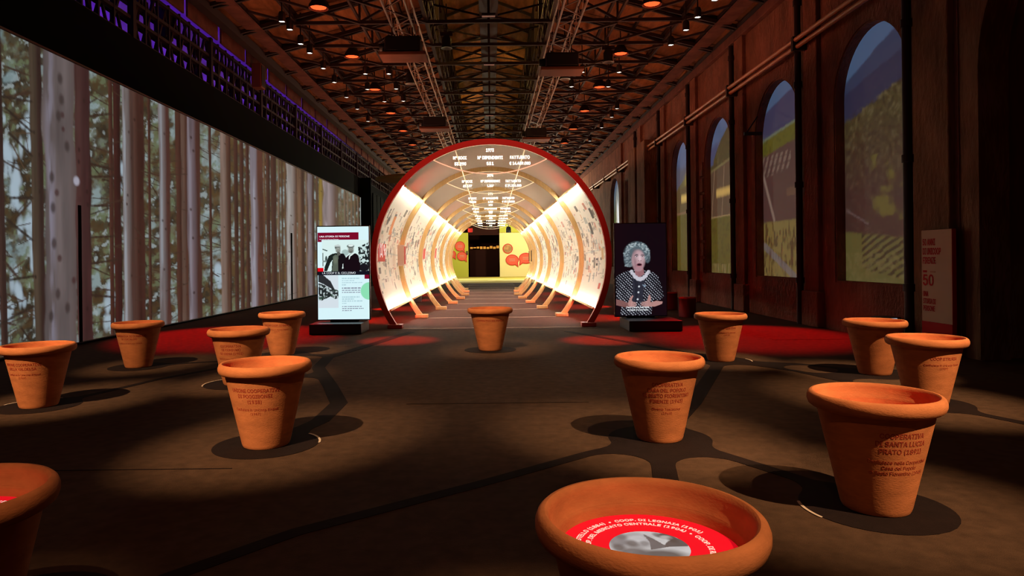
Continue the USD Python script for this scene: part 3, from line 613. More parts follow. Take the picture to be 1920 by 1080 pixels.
# ------------------------------------------------------------------ long projection screen
def forest():
    px = np.arange(-300, 677.5, 1.5); Yc = -LX * 1280 / (921 - px)
    zs = np.linspace(0.06, 5.17, 300)
    c = Canvas(px, zs, (104, 112, 100))
    D = (921 - c.X) / 760.0                                     # apparent scale along the wall
    n1 = meshkit.fbm(np.stack([c.X / 26, c.Y * 3.6 * D + 5, 0 * c.X], -1), 4, 1); n2 = meshkit.fbm(np.stack([c.X / 9, c.Y * 9 * D, 0 * c.X + 4], -1), 4, 2); n3 = meshkit.fbm(np.stack([c.X / 60, c.Y * .9, 0 * c.X + 9], -1), 3, 3)
    n4 = meshkit.fbm(np.stack([c.X / 14, c.Y * 6 * D + 2, 0 * c.X + 7], -1), 4, 8)
    c.put(np.clip((n3 - 0.45) * 5, 0, 1), (98, 92, 58), 0.75)
    c.put(np.clip((n1 - 0.47) * 9, 0, 1), (62, 54, 38), 0.85)
    c.put(np.clip((n4 - 0.52) * 12, 0, 1), (46, 38, 28), 0.8)
    c.put(np.clip((n2 - 0.53) * 9, 0, 1), (76, 58, 34), 0.7)
    c.put(np.clip((0.40 - n1) * 10, 0, 1), (140, 160, 162), 0.9)
    c.put(np.clip((0.37 - n2) * 12, 0, 1), (158, 172, 174), 0.75)
    c.put(np.clip((0.40 - n4) * 12, 0, 1), (104, 118, 88), 0.7)
    c.put(np.clip((c.X - 250) / 250, 0, 1) * np.clip((n2 - 0.42) * 6, 0, 1), (100, 76, 42), 0.6)
    c.put(np.clip((60 - c.X) / 50, 0, 1) * np.clip((0.52 - n1) * 6, 0, 1), (104, 128, 134), 0.6)
    for x, z in ((60, 3.9), (20, 3.3), (30, 2.9), (62, 2.2), (66, 1.4), (34, 2.5), (30, 1.1), (230, 3.3), (75, 0.5), (203, 0.7), (10, 0.6), (345, 3.6), (410, 1.2)):
        for _ in range(9): c.ell(x + rng.gauss(0, 6), z + rng.gauss(0, .22), rng.uniform(3, 7), rng.uniform(.06, .17), (170, 190, 204), 0.8, 0.4)
    def branch(x, z, dx, dz, w, col):
        p = (x, z)
        for k in range(5):
            q = (p[0] + dx / 5, p[1] + dz / 5 + rng.gauss(0, 0.05)); c.line(p, q, w, col, 0.85); p = q
    # a line here must look equally thick both ways, so z is measured in the wall's apparent pixels
    K = 110.0; c.Y = c.Y * K * 1.0
    def trunk(l, r, light, dark, split=0.65, lean=0.0, br=10, streak=None):
        w = r - l; e = abs(lean) * 3 + w * .1; W = c.win(l - e, r + e, -1e9, 1e9); X, Yh = c.X[W], c.Y[W] / K
        xc = X - lean * (Yh - 2.5); t = (xc - l) / w; wob = 0.16 * (meshkit.fbm(np.stack([0 * X + l, Yh * 1.3, 0 * X], -1), 2, int(l) + 400) - .5)
        m = np.clip((t + wob) / 0.06, 0, 1) * np.clip((1 - t - wob) / 0.06, 0, 1)
        bark = meshkit.fbm(np.stack([X / (w * .22), Yh * 0.8, 0 * X + l], -1), 4, int(l) + 77)
        k = np.clip((t - split + .35 * (bark - .5)) * 3.2 + .3, 0, 1)[..., None]; col = lin(light) * (1 - k) + lin(dark) * k
        col = col * (0.5 + 0.95 * bark)[..., None]
        c.put(m, col, 1.0, W)
        if streak: c.put(np.clip(1 - np.abs(t - 0.22) / 0.18, 0, 1) * m * np.clip((bark - 0.42) * 6, 0, 1), streak, 0.9, W)
        for _ in range(int(3 + w / 9)): c.ell(l + w * rng.uniform(.2, .8), K * rng.uniform(.3, 5), max(1.2, w * .07), max(2.0, w * .16), tuple(np.array(dark) * .7), 0.8, 0.4)
        for _ in range(br):
            s = rng.choice((-1, 1)); sc = (921 - l) / 760
            branch(r if s > 0 else l, K * rng.uniform(.2, 5), s * rng.uniform(15, 60) * sc, rng.uniform(-26, 12) * sc, rng.uniform(1.6, 4.2) * sc, (64, 46, 36))
    for _ in range(420):
        x = rng.uniform(-300, 676); sc = (921 - x) / 760; branch(x, K * rng.uniform(0, 5.1), rng.uniform(-70, 70) * sc, rng.uniform(-40, 40) * sc, rng.uniform(1.2, 3.0) * sc, rng.choice([(58, 44, 32), (46, 34, 26), (80, 62, 44)]))
    P, Dk, Br = (106, 92, 96), (60, 34, 28), (78, 48, 38)
    for x in np.arange(470, 676, 6.5): trunk(x, x + rng.uniform(2.5, 4.5), rng.choice([(108, 78, 54), (88, 62, 44), (124, 100, 82)]), (70, 46, 34), 0.5, 0, 1)
    for l, r in ((393, 398), (440, 448), (451, 459), (462, 469), (279, 285), (206, 214), (500, 508), (430, 434)): trunk(l, r, Br, Dk, 0.4, 0, 6)
    for l, r in ((-270, -190), (-120, -70), (-40, -22)): trunk(l, r, P, Dk, 0.6, 0, 8)
    trunk(-4, 10, (70, 50, 44), (52, 36, 32), 0.4, -1.5, 5); trunk(60, 84, (74, 62, 50), (52, 36, 32), 0.5, -1.2, 12)
    trunk(331, 345, Br, Dk, 0.4, 0, 5); trunk(341, 354, (96, 74, 64), Br, 0.5, 0, 5)
    trunk(215, 229, (66, 34, 30), (50, 26, 24), 0.4, 0, 10); trunk(249, 273, (82, 56, 48), Dk, 0.3, 0, 10)
    trunk(231, 253, (118, 108, 106), (74, 52, 46), 0.55, 0, 6, (160, 168, 178)); trunk(299, 321, (116, 106, 106), (76, 46, 40), 0.5, 0, 12, (152, 160, 170))
    trunk(352, 378, (106, 92, 98), (68, 40, 34), 0.55, 0, 10, (142, 136, 148)); trunk(414, 431, (126, 106, 96), (82, 56, 44), 0.6, 0, 8)
    trunk(470, 496, (136, 128, 138), (82, 48, 38), 0.42, 0, 6, (168, 170, 184)); trunk(509, 519, Br, Dk, .4, 0, 4)
    trunk(538, 559, (150, 142, 138), (96, 66, 52), 0.6, 0, 3, (172, 172, 170)); trunk(559, 571, (112, 82, 62), Dk, .5, 0, 2); trunk(577, 590, (124, 112, 116), Dk, .6, 0, 2)
    trunk(599, 608, (150, 124, 48), (112, 88, 40), .5, 0, 1); trunk(606, 633, (146, 130, 132), (96, 66, 56), .6, 0, 1, (184, 178, 190))
    trunk(82, 146, (102, 92, 92), (82, 68, 66), 0.85, 0, 0, (136, 132, 148)); trunk(143, 173, (72, 46, 44), (58, 34, 34), .4, 0, 0)
    for zz in (4.3, 3.4, 3.15, 2.6, 2.0, 1.5, 0.9): branch(172, K * zz, rng.uniform(34, 52), rng.uniform(-10, 22), 4.5, (52, 36, 28))
    for zz in (4.2, 3.7, 3.3, 2.6, 1.9, 1.3, .8): branch(62, K * zz, -rng.uniform(40, 70), rng.uniform(-30, 40), 4.5, (46, 36, 30))
    for x, z, a in ((120, 4.15, 3.5), (121, 3.9, 3), (112, 1.6, 4), (138, 1.2, 4), (108, 2.75, 4), (152, 2.7, 4)): c.ell(x, z * K, a, a * 1.7, (66, 40, 40), 0.8, .4)
    c.ell(145, 3.02 * K, 5.5, 9, (176, 174, 190), 0.9, .3); c.Y /= K
    P3 = np.stack([np.full_like(c.X, LX), np.broadcast_to(Yc, c.X.shape), c.Y], -1)
    return grid(P3[:, ::-1], c.C[:, ::-1])
scr = thing('projection_wall', 'long forest projection of tall pale tree trunks along the left wall', 'projection screen')
fm, fc = forest()
part(scr, 'projected_forest', fm, M_forest, col=fc)
part(scr, 'screen_board', box(LX - 0.02, LX - 0.004, 7.9, 39.9, 0.04, 5.19), M_satin)
part(scr, 'top_trim', box(LX - 0.02, LX + 0.012, 7.9, 39.9, 5.18, 5.215), mat('screen_trim', lin((120, 80, 60)), 0.6))
part(scr, 'end_trim', box(LX - 0.02, LX + 0.02, 39.75, 39.9, 0.05, 5.19), mat('screen_end_pale', lin((190, 200, 200)), 0.6, emit=lin((170, 185, 185)), estr=0.5))
for y in (12.62, 26.0): part(scr, 'door_gap', box(LX - 0.003, LX + 0.004, y - 0.05 * y / 12.6, y + 0.05 * y / 12.6, 0.05, 2.58), M_black)

# ------------------------------------------------------------------ tunnel
tun = thing('exhibition_tunnel', 'glowing walk-through tunnel of round plywood arches and lit curved walls', 'tunnel')
A0, A1 = math.radians(-25.7), math.radians(40.5)
def ring_poly(ri, ro):
    th0 = -math.asin(AX / ro) ; th = np.linspace(th0, PI - th0, 97)
    thi0 = -math.asin(AX / ri); thi = np.linspace(thi0, PI - thi0, 97)
    return Polygon([(ro * math.cos(t), AX + ro * math.sin(t)) for t in th] + [(ri * math.cos(t), AX + ri * math.sin(t)) for t in thi[::-1]]).intersection(sbox(-4, 0.0, 4, 6))
for k, (z, r) in enumerate(zip(RZ, RR)):
    m = poly(ring_poly(r, r + TH), z, z + 0.12, 'xz'); m.fix_normals()
    rib = part(tun, 'arch_rib', m, M_redwood if k == 0 else M_wood, lab='dark red front arch' if k == 0 else None)
    w = math.sqrt(r * r - AX * AX)
    for s in (-1, 1): part(rib, 'foot_block', rbox(min(s * (w - .06), s * (w + .26)), max(s * (w - .06), s * (w + .26)), z - 0.08, z + 0.2, 0.008, 0.10, 0.015), M_redwood if k == 0 else M_wood)
def cone(z0, r0, z1, r1, a0, a1, nz, na, mirror):
    zz = np.linspace(0, 1, nz); aa = np.linspace(a0, a1, na); Z, A = np.meshgrid(zz, aa)
    R = r0 + (r1 - r0) * Z; x = R * np.cos(A)
    return np.stack([-x if mirror else x, z0 + (z1 - z0) * Z, AX + R * np.sin(A)], -1)
def panel_print(nz, na, L, arc, seed, feature):
    r = random.Random(seed); c = Canvas(np.linspace(0, L, nz), np.linspace(0, arc, na), (240, 233, 216))
    cols = [(70, 66, 60), (52, 50, 48), (120, 112, 100), (196, 92, 66), (205, 150, 96), (150, 160, 140), (160, 176, 172), (188, 178, 160), (214, 190, 176), (96, 60, 50)]
    for _ in range(110):
        x, y = r.uniform(.05, L - .05), r.gauss(arc * .5, arc * .19); w, h = r.uniform(.02, .10), r.uniform(.03, .16)
        if arc * .12 < y < arc * .86: c.rect(x - w, x + w, y - h / 2, y + h / 2, r.choice(cols), r.uniform(.35, .9))
    for _ in range(14):
        x, y = r.uniform(.15, L - .15), r.uniform(arc * .15, arc * .85); w, h = r.uniform(.05, .14), r.uniform(.10, .26)
        c.rect(x - w, x + w, y - h / 2, y + h / 2, r.choice(cols[:4] + cols[6:8]), 0.85)
        c.rect(x - w * .6, x + w * .6, y - h * .3, y + h * .3, r.choice([(150, 140, 124), (90, 84, 76), (206, 196, 176)]), 0.6)
    for _ in range(60):
        x, y = r.uniform(0, L), r.uniform(arc * .2, arc * .8); c.rect(x, x + r.uniform(.1, .35), y, y + .012, (150, 138, 120), 0.7)
    c.line((0, arc * .46), (L, arc * .43), 0.03, (150, 176, 178), 0.4)
    for f in feature: f(c, L, arc)
    return c
def red_sq(x, y, w, h): 
    def f(c, L, arc):
        c.rect(x - w, x + w, y - h, y + h, (206, 62, 42))
    return f
for s in (-1, 1):
    for k in range(7):
        nz, na = (70, 150) if k == 0 else ((50, 110) if k == 1 else (30, 60))
        L = RZ[k + 1] - RZ[k]; arc = (A1 - A0) * RR[k]
        feats = []
        if s < 0 and k == 0: feats = [red_sq(0.55, 1.30, 0.40, 0.20), lambda c, L, a: (c.rect(1.0, 1.25, 1.75, 2.2, (214, 140, 84)), c.ell(.5, 2.05, .12, .1, (60, 58, 52), .9))]
        if s < 0 and k in (2, 3): feats = [red_sq(0.5, 1.1, 0.32, 0.16)]
        if s > 0 and k == 0: feats = [lambda c, L, a: (c.rect(1.0, 1.25, 1.7, 2.0, (80, 74, 66)), c.rect(.35, .6, 2.05, 2.3, (62, 60, 56)), c.rect(.85, 1.1, .95, 1.12, (50, 46, 44)), c.rect(.9, 1.05, 1.0, 1.08, (225, 215, 195)), c.rect(.2, .45, 1.1, 1.35, (206, 170, 120)), c.rect(.25, .5, .42, .56, (205, 90, 70)))]
        c = panel_print(nz, na, L, arc, 100 + k + (50 if s > 0 else 0), feats)
        P = cone(RZ[k] + 0.121, RR[k] + 0.012, RZ[k + 1] - 0.002, RR[k + 1] + TH - 0.012, A0, A1, nz, na, s < 0)
        m, col = grid(P if s < 0 else P[:, ::-1], c.C if s < 0 else c.C[:, ::-1])
        pn = part(tun, 'wall_panel', m, M_panel, smooth=False, col=col)
        Q = cone(RZ[k] + 0.121, RR[k] + 0.05, RZ[k + 1] - 0.002, RR[k + 1] + TH + 0.03, A0, A1, 6, 24, s < 0)
        part(tun, 'panel_backing', grid(Q)[0], M_redpaint if k < 0 else M_wood)
        # ledges with led strips along the lower and upper edges of the lit wall
        for a, nm, up in ((A0, 'bottom_rail', 1), (A1, 'top_rail', -1)):
            ra, rb = RR[k], RR[k + 1] + TH - 0.02
            pa = lambda r, y, da=0.0: (s * r * math.cos(a + da), y, AX + r * math.sin(a + da))
            part(tun, nm, bar(pa(ra - 0.0, RZ[k] + .12, -0.012 * up), pa(rb, RZ[k + 1], -0.012 * up), 0.09, 0.035, up=(-math.sin(a) * s * up, 0, math.cos(a) * up)), M_wood)
            part(tun, 'led_strip', bar(pa(ra - 0.035, RZ[k] + .13, 0.004 * up), pa(rb - 0.05, RZ[k + 1] - .01, 0.004 * up), 0.02, 0.012, up=(-math.sin(a) * s * up, 0, math.cos(a) * up)), M_led)
for k in range(7):
    P = cone(RZ[k] + 0.121, RR[k] + 0.03, RZ[k + 1] - 0.002, RR[k + 1] + TH - 0.012, A1 + 0.01, PI - A1 - 0.01, 12, 60, False)
    part(tun, 'vault_panel', grid(P)[0], M_vault, smooth=True)
for s in (-1, 1):
    a = math.radians(17.6)
    for k in range(7):
        p = lambda r, y: (s * (r - 0.03) * math.sin(a), y, AX + (r - 0.03) * math.cos(a))
        part(tun, 'ceiling_rod', tube(p(RR[k], RZ[k]), p(RR[k + 1], RZ[k + 1]), 0.012, 6), M_rim)
f0 = part(tun, 'number_plate', cat_([facing(text('[1] 93', 0.24, True, 0.004), 0, 0, 0)]).apply_transform(trimesh.transformations.rotation_matrix(-PI / 2 * -1, (0, 0, 1))).apply_translation((-2.46, 15.55, 1.62)), M_white)

# transparent arched screens with lit lettering
YEARS = [('1973', '53.290', '551', '\u20ac 14.489.000'), ('1974', '61.107', '1.207', '\u20ac 29.536.000'), ('1976', '75.300', '1.510', '\u20ac 48.110.000'), ('1980', '98.420', '1.720', '\u20ac 96.204.000'), ('1985', '140.300', '1.905', '\u20ac 180.900.000'), ('1990', '210.800', '2.400', '\u20ac 350.400.000'), ('1995', '402.000', '3.100', '\u20ac 610.200.000')]
for k in range(7):
    r, z = RR[k] - 0.004, RZ[k] + 0.03; f = RR[k] / RR[0]
    th = math.atan2(187, 106); w = r * math.cos(th)
    top = [(r * math.cos(t), r * math.sin(t)) for t in np.linspace(PI - th, th, 41)]
    low = -0.31 * f; h = r * math.sin(th)
    bot = [(x, h + low * (1 - (x / w) ** 2)) for x in np.linspace(w, -w, 41)]
    shape = Polygon(top + bot[1:-1])
    t = thing('lens_screen', '%s clear lens-shaped screen with lit figures hung in the tunnel arches, headed %s' % (['nearest', 'second', 'third', 'fourth', 'fifth', 'sixth', 'farthest'][k], YEARS[k][0]), 'display screen', 'clear lens screens in the tunnel', (0, z, AX))
    part(t, 'pane', poly(shape, 0.0, 0.012, 'xz'), M_pane)
    part(t, 'lower_edge', poly(LineString(bot).buffer(0.011 * f), -0.002, 0.014, 'xz'), M_rim)
    part(t, 'upper_edge', poly(LineString(top).buffer(0.006 * f), -0.002, 0.014, 'xz'), M_rim)
    Y = YEARS[k]
    for s, x, zz, hh, wd in [(Y[0], 0, 2.352, .068, .17), ('N\u00b0 SOCI', -.66, 2.19, .064, .29), ('N\u00b0 DIPENDENTI', 0, 2.19, .064, .55), ('FATTURATO', .65, 2.19, .064, .43), (Y[1], -.65, 2.06, .062, .25), (Y[2], 0, 2.06, .062, .15 if k == 0 else .18), (Y[3], .65, 2.06, .062, .46)]:
        m = text(s, hh * f, True, 0.004); m.apply_scale((wd * f / m.extents[0], 1, 1)); part(t, 'lettering', facing(m, x * f, -0.006, zz * f), M_txt)

# ------------------------------------------------------------------ speech bubbles, tunnel-end fittings
def bubble(x, z, rx, rz, tail, y, lab):
    e = shapely.affinity.scale(Point(0, 0).buffer(1, 32), rx, rz); tl = Polygon([(tail * rx * .35, -rz * .8), (tail * rx * .95, -rz * 1.35), (tail * rx * .85, -rz * .4)])
    t = thing('speech_bubble_sign', lab, 'wall sign', 'coral speech bubbles on the far wall', (x, y, z))
    part(t, 'bubble', poly(unary_union([e, tl]), -0.06, 0.0, 'xz'), M_bubble); part(t, 'rim', poly(unary_union([e, tl]).difference(unary_union([e, tl]).buffer(-rx * .1)), -0.085, -0.06, 'xz'), M_redpaint)
    for q in (0.15, -0.15): part(t, 'text_line', box(-rx * .45, rx * .45, -0.066, -0.06, q * rz - .02, q * rz + .02), M_banner)
bubble(-2.62, 2.62, .42, .42, 1, 57.6, 'upper coral speech bubble on the lime wall left of the doorway')
bubble(-2.45, 1.78, .42, .38, 1, 57.6, 'lower coral speech bubble on the lime wall left of the doorway')
bubble(-3.35, 1.95, .4, .34, 1, 57.6, 'coral speech bubble half hidden at the left edge of the lime wall')
bubble(1.78, 1.42, .55, .46, 1, 58.0, 'coral speech bubble on the yellow wall below the round picture')
bubble(2.95, 1.55, .60, .46, -1, 58.0, 'large coral speech bubble on the yellow wall, rightmost')
t = thing('round_picture', 'round brown picture on the yellow wall above the speech bubbles', 'wall picture', None, (1.42, 57.98, 2.38))
part(t, 'frame', poly(Point(0, 0).buffer(.42, 32).difference(Point(0, 0).buffer(.36, 32)), -0.06, 0, 'xz'), M_redpaint); part(t, 'picture', poly(Point(0, 0).buffer(.36, 32), -0.04, 0, 'xz'), mat('sepia_picture', lin((190, 140, 80)), .7, noise=(3, .45, 1.2)))
t = thing('wall_switch_box', 'small dark box on the lime wall beside the doorway', 'switch box', None, (-2.02, 57.6, 2.05)); part(t, 'box', rbox(-.07, .05, -.1, 0, -.16, .16, .02), M_satin); part(t, 'button', rbox(-.03, .01, -.115, -.095, -.02, .02, .005), M_redpaint)
t = thing('end_spotlight', 'black spotlight hanging at the far right end of the tunnel ceiling', 'spotlight', None, (0.87, 33.66, 2.80))
part(t, 'body', lathe([(0, 0.3), (0.09, 0.29), (0.12, 0.2), (0.12, 0), (0, 0.02)], 18), M_satin, smooth=40); part(t, 'stem', bar((0, 0, .28), (0, 0, .43), .03), M_iron)
t = thing('exit_lamp', 'small red lamp at the far left end of the tunnel ceiling', 'lamp', None, (-1.02, 33.66, 2.84))
part(t, 'housing', rbox(-.12, .12, -.05, .05, 0, .2, .02), M_redpaint); part(t, 'stem', bar((0, 0, .18), (0, 0, .33), .03), M_iron)
def wall_frame(s, z, r, h, d, w, lab, inner, zc):
    t = thing('display_box', lab, 'display box', None, (s * (r - d / 2 - 0.02), z, zc))
    part(t, 'frame', rbox(-d / 2, d / 2, -w / 2, w / 2, -h / 2, h / 2, 0.012), M_wood if inner is M_dark else M_vault); part(t, 'face', box(min(-s * (d / 2), -s * (d / 2 + .008)), max(-s * (d / 2), -s * (d / 2 + .008)), -w * .42, w * .42, -h * .42, h * .42), inner)
wall_frame(-1, 17.0, 2.33, 0.52, 0.16, 0.30, 'white box with a red end standing out from the left lit wall', M_redpaint, 1.62)
wall_frame(1, 29.2, 1.84, 0.56, 0.10, 0.5, 'nearer dark wooden frame on the right lit wall', M_dark, 1.62)
wall_frame(1, 32.0, 1.90, 0.56, 0.10, 0.5, 'farther dark wooden frame on the right lit wall', M_dark, 1.62)
t = thing('disc_canopy', 'shallow green disc canopy on a dark post behind the tunnel on the left', 'canopy', None, (-3.05, 24.0, 0.5))
part(t, 'disc', lathe([(0, 4.02), (0.5, 4.00), (0.92, 3.92), (1.0, 3.86), (0.92, 3.81), (0, 3.78)], 48, (0, 0, 0)).apply_translation((0, 0, -0.02)), M_canopy, smooth=30)
part(t, 'post', tube((.2, 0.4, -.497), (.2, 0.4, 3.78), 0.35, 24), M_satin, smooth=40)

# ------------------------------------------------------------------ two screen totems
def totem(name_lab, x0, x1, y, z0, z1, px0, px1, py0, py1, paint, kx, ky):
    t = thing('screen_totem', name_lab, 'screen totem', None, ((x0 + x1) / 2, y, 0)); xc = (x0 + x1) / 2; w = x1 - x0
    part(t, 'pedestal', rbox(px0 - xc, px1 - xc, py0 - y, py1 - y, 0.006, 0.215, 0.012), M_satin)
    part(t, 'screen_case', rbox(-w / 2 - .018, w / 2 + .018, 0.004, 0.10, z0 - 0.02, z1 + 0.02, 0.012), M_satin)
    part(t, 'support', box(-0.3, 0.3, 0.06, 0.16, 0.2, 0.8), M_satin)
    c = Canvas(np.linspace(0, kx, 130), np.linspace(0, ky, 230), (215, 244, 250)); paint(c)
    P = np.stack([(c.X / kx - .5) * w, np.zeros_like(c.X), z0 + c.Y / ky * (z1 - z0)], -1); m, col = grid(P, c.C)
    part(t, 'picture', m, M_totem, col=col)
    return t, (lambda lx, ly: ((lx / kx - .5) * w, z0 + ly / ky * (z1 - z0)))
def men(c):
    q = lambda cx, cy: (cx / 10.286 - 5, 173 - cy / 10.286); g = lambda cx, cy: (cx / 11.37 - 5, 88 - cy / 11.37)
    n = c.noise(.35, .35, 3); n2 = c.noise(.16, .16, 5)
    def R(f, x0, y0, x1, y1, col, a=1): (a0, b0), (a1, b1) = f(x0, y0), f(x1, y1); c.rect(a0, a1, b1, b0, col, a)
    def Po(f, pts, col, a=1): c.poly([f(*p) for p in pts], col, a)
    def E(f, x, y, rx, ry, col, a=1, soft=.15): k = 10.286 if f is q else 11.37; X, Y = f(x, y); c.ell(X, Y, rx / k, ry / k, col, a, soft)
    R(q, 140, 260, 1050, 860, (216, 240, 238))
    m = shapely.contains_xy(Polygon([q(*p) for p in [(840, 400), (960, 340), (1050, 300), (1050, 860), (860, 860)]]), c.X, c.Y)
    c.put(m * np.clip((n - .42) * 8, 0, 1), (24, 32, 34)); c.put(m * np.clip((.40 - n) * 8, 0, 1), (190, 215, 212))
    E(q, 950, 790, 110, 80, (22, 22, 28)); E(q, 590, 500, 70, 60, (150, 176, 172), .8)
    Po(q, [(150, 420), (250, 455), (240, 475), (150, 440)], (80, 96, 94)); R(q, 150, 500, 162, 760, (90, 100, 98)); E(q, 220, 620, 22, 60, (70, 84, 84)); R(q, 150, 650, 250, 680, (130, 148, 146))
    Po(q, [(180, 850), (185, 780), (270, 560), (340, 520), (420, 505), (500, 520), (560, 520), (610, 600), (600, 860), (320, 860), (340, 640), (300, 690), (235, 850)], (26, 34, 32))
    Po(q, [(345, 580), (400, 530), (470, 560), (470, 860), (330, 860), (350, 700)], (88, 98, 86)); E(q, 400, 640, 40, 70, (118, 126, 108), .6, .4)
    Po(q, [(455, 540), (530, 520), (590, 560), (580, 860), (450, 860)], (18, 14, 20))
    E(q, 450, 425, 52, 78, (164, 172, 166)); E(q, 455, 470, 42, 38, (120, 124, 116), .8, .3); E(q, 432, 420, 11, 6, (60, 66, 64)); E(q, 478, 420, 11, 6, (60, 66, 64)); E(q, 452, 455, 10, 14, (150, 152, 146), .8); E(q, 455, 488, 20, 5, (70, 64, 64)); E(q, 440, 372, 60, 24, (196, 208, 206)); E(q, 440, 392, 58, 8, (90, 98, 96)); E(q, 404, 405, 14, 24, (96, 104, 102)); Po(q, [(430, 490), (490, 490), (500, 545), (440, 560)], (90, 92, 86))
    Po(q, [(570, 860), (575, 640), (640, 560), (720, 520), (800, 520), (860, 570), (880, 700), (870, 860)], (20, 10, 18))
    E(q, 700, 430, 58, 82, (160, 168, 162)); E(q, 700, 475, 50, 40, (96, 100, 94), .8, .3); E(q, 680, 425, 12, 6, (50, 56, 56)); E(q, 726, 425, 12, 6, (50, 56, 56)); E(q, 700, 455, 10, 14, (140, 142, 138), .8); E(q, 702, 490, 22, 6, (60, 56, 56)); E(q, 695, 378, 72, 34, (84, 94, 92)); E(q, 700, 366, 52, 22, (222, 236, 234))
    Po(q, [(655, 610), (668, 560), (750, 500), (765, 520), (690, 575), (665, 640)], (224, 238, 234)); Po(q, [(835, 540), (870, 580), (890, 700), (865, 690), (855, 600)], (180, 200, 198))
    Po(q, [(528, 810), (535, 720), (550, 712), (555, 800)], (215, 235, 232))
    R(q, 55, 115, 855, 255, (122, 8, 40)); R(q, 55, 250, 135, 288, (122, 8, 40)); R(q, 50, 785, 165, 860, (226, 10, 24)); R(q, 50, 860, 1050, 925, (16, 18, 30)); R(q, 960, 930, 1050, 1005, (122, 8, 40))
    R(g, 70, 62, 500, 755, (212, 224, 232)); Po(g, [(70, 62), (180, 62), (330, 190), (420, 370), (400, 380), (180, 250), (70, 200)], (44, 46, 50))
    m = shapely.contains_xy(Polygon([g(*p) for p in [(70, 230), (180, 260), (330, 350), (450, 360), (500, 400), (500, 540), (430, 570), (330, 510), (140, 600), (70, 590)]]), c.X, c.Y)
    c.put(m * 1.0, (34, 40, 42)); c.put(m * np.clip((n - .5) * 9, 0, 1), (190, 205, 208)); c.put(m * np.clip((n2 - .55) * 9, 0, 1), (70, 100, 84), .7)
    E(g, 1160, 405, 185, 185, (140, 224, 180), 1, .03)
    for i, (y, x1) in enumerate([(135, 960), (180, 840), (225, 1010), (270, 680), (340, 980), (385, 970), (430, 970), (530, 950), (572, 830), (615, 1010), (660, 670), (730, 990), (772, 1035), (815, 780)]):
        col = (172, 204, 214) if i in (0, 1, 2, 3, 7, 8, 9, 10) else (120, 118, 142); x = 570
        while x < x1: w = rng.uniform(26, 70); R(g, x, y - 11, min(x + w, x1), y + 11, col, .85); x += w + 12
tl, TF = totem('upright screen totem left of the tunnel showing a black and white photo of two men', -3.65, -2.57, 14.35, 0.27, 2.22, -3.72, -2.66, 13.88, 14.78, men, 97, 173)
for s, x, y, h, mt in [('UNA STORIA DI PERSONE', 4.0, 153.2, 3.1, M_txt), ('50 anni di Unicoop Firenze', 4.0, 148.6, 1.7, M_txt), ('LA COOP E IL CICLISMO', 8.6, 84.8, 3.6, M_txt)]:
    X, Z = TF(x, y); m = facing(text(s, h / 173 * 1.95, s.startswith('UNA'), 0.002, 'l'), 0, 0, 0); sc = 57.0 / 97 * 1.08 / m.extents[0] if s.startswith('UNA') else (63.0 / 97 * 1.08 / m.extents[0] if s.startswith('LA') else 36.0 / 97 * 1.08 / m.extents[0])
    m.apply_scale((sc, 1, 1)); m.apply_translation((X, -0.003, Z)); part(tl, 'lettering', m, mat('screen_lettering', (0, 0, 0), .5, emit=(.85, .9, .92), estr=1.0) if s.startswith('UNA') else LK + 'screen_lettering')
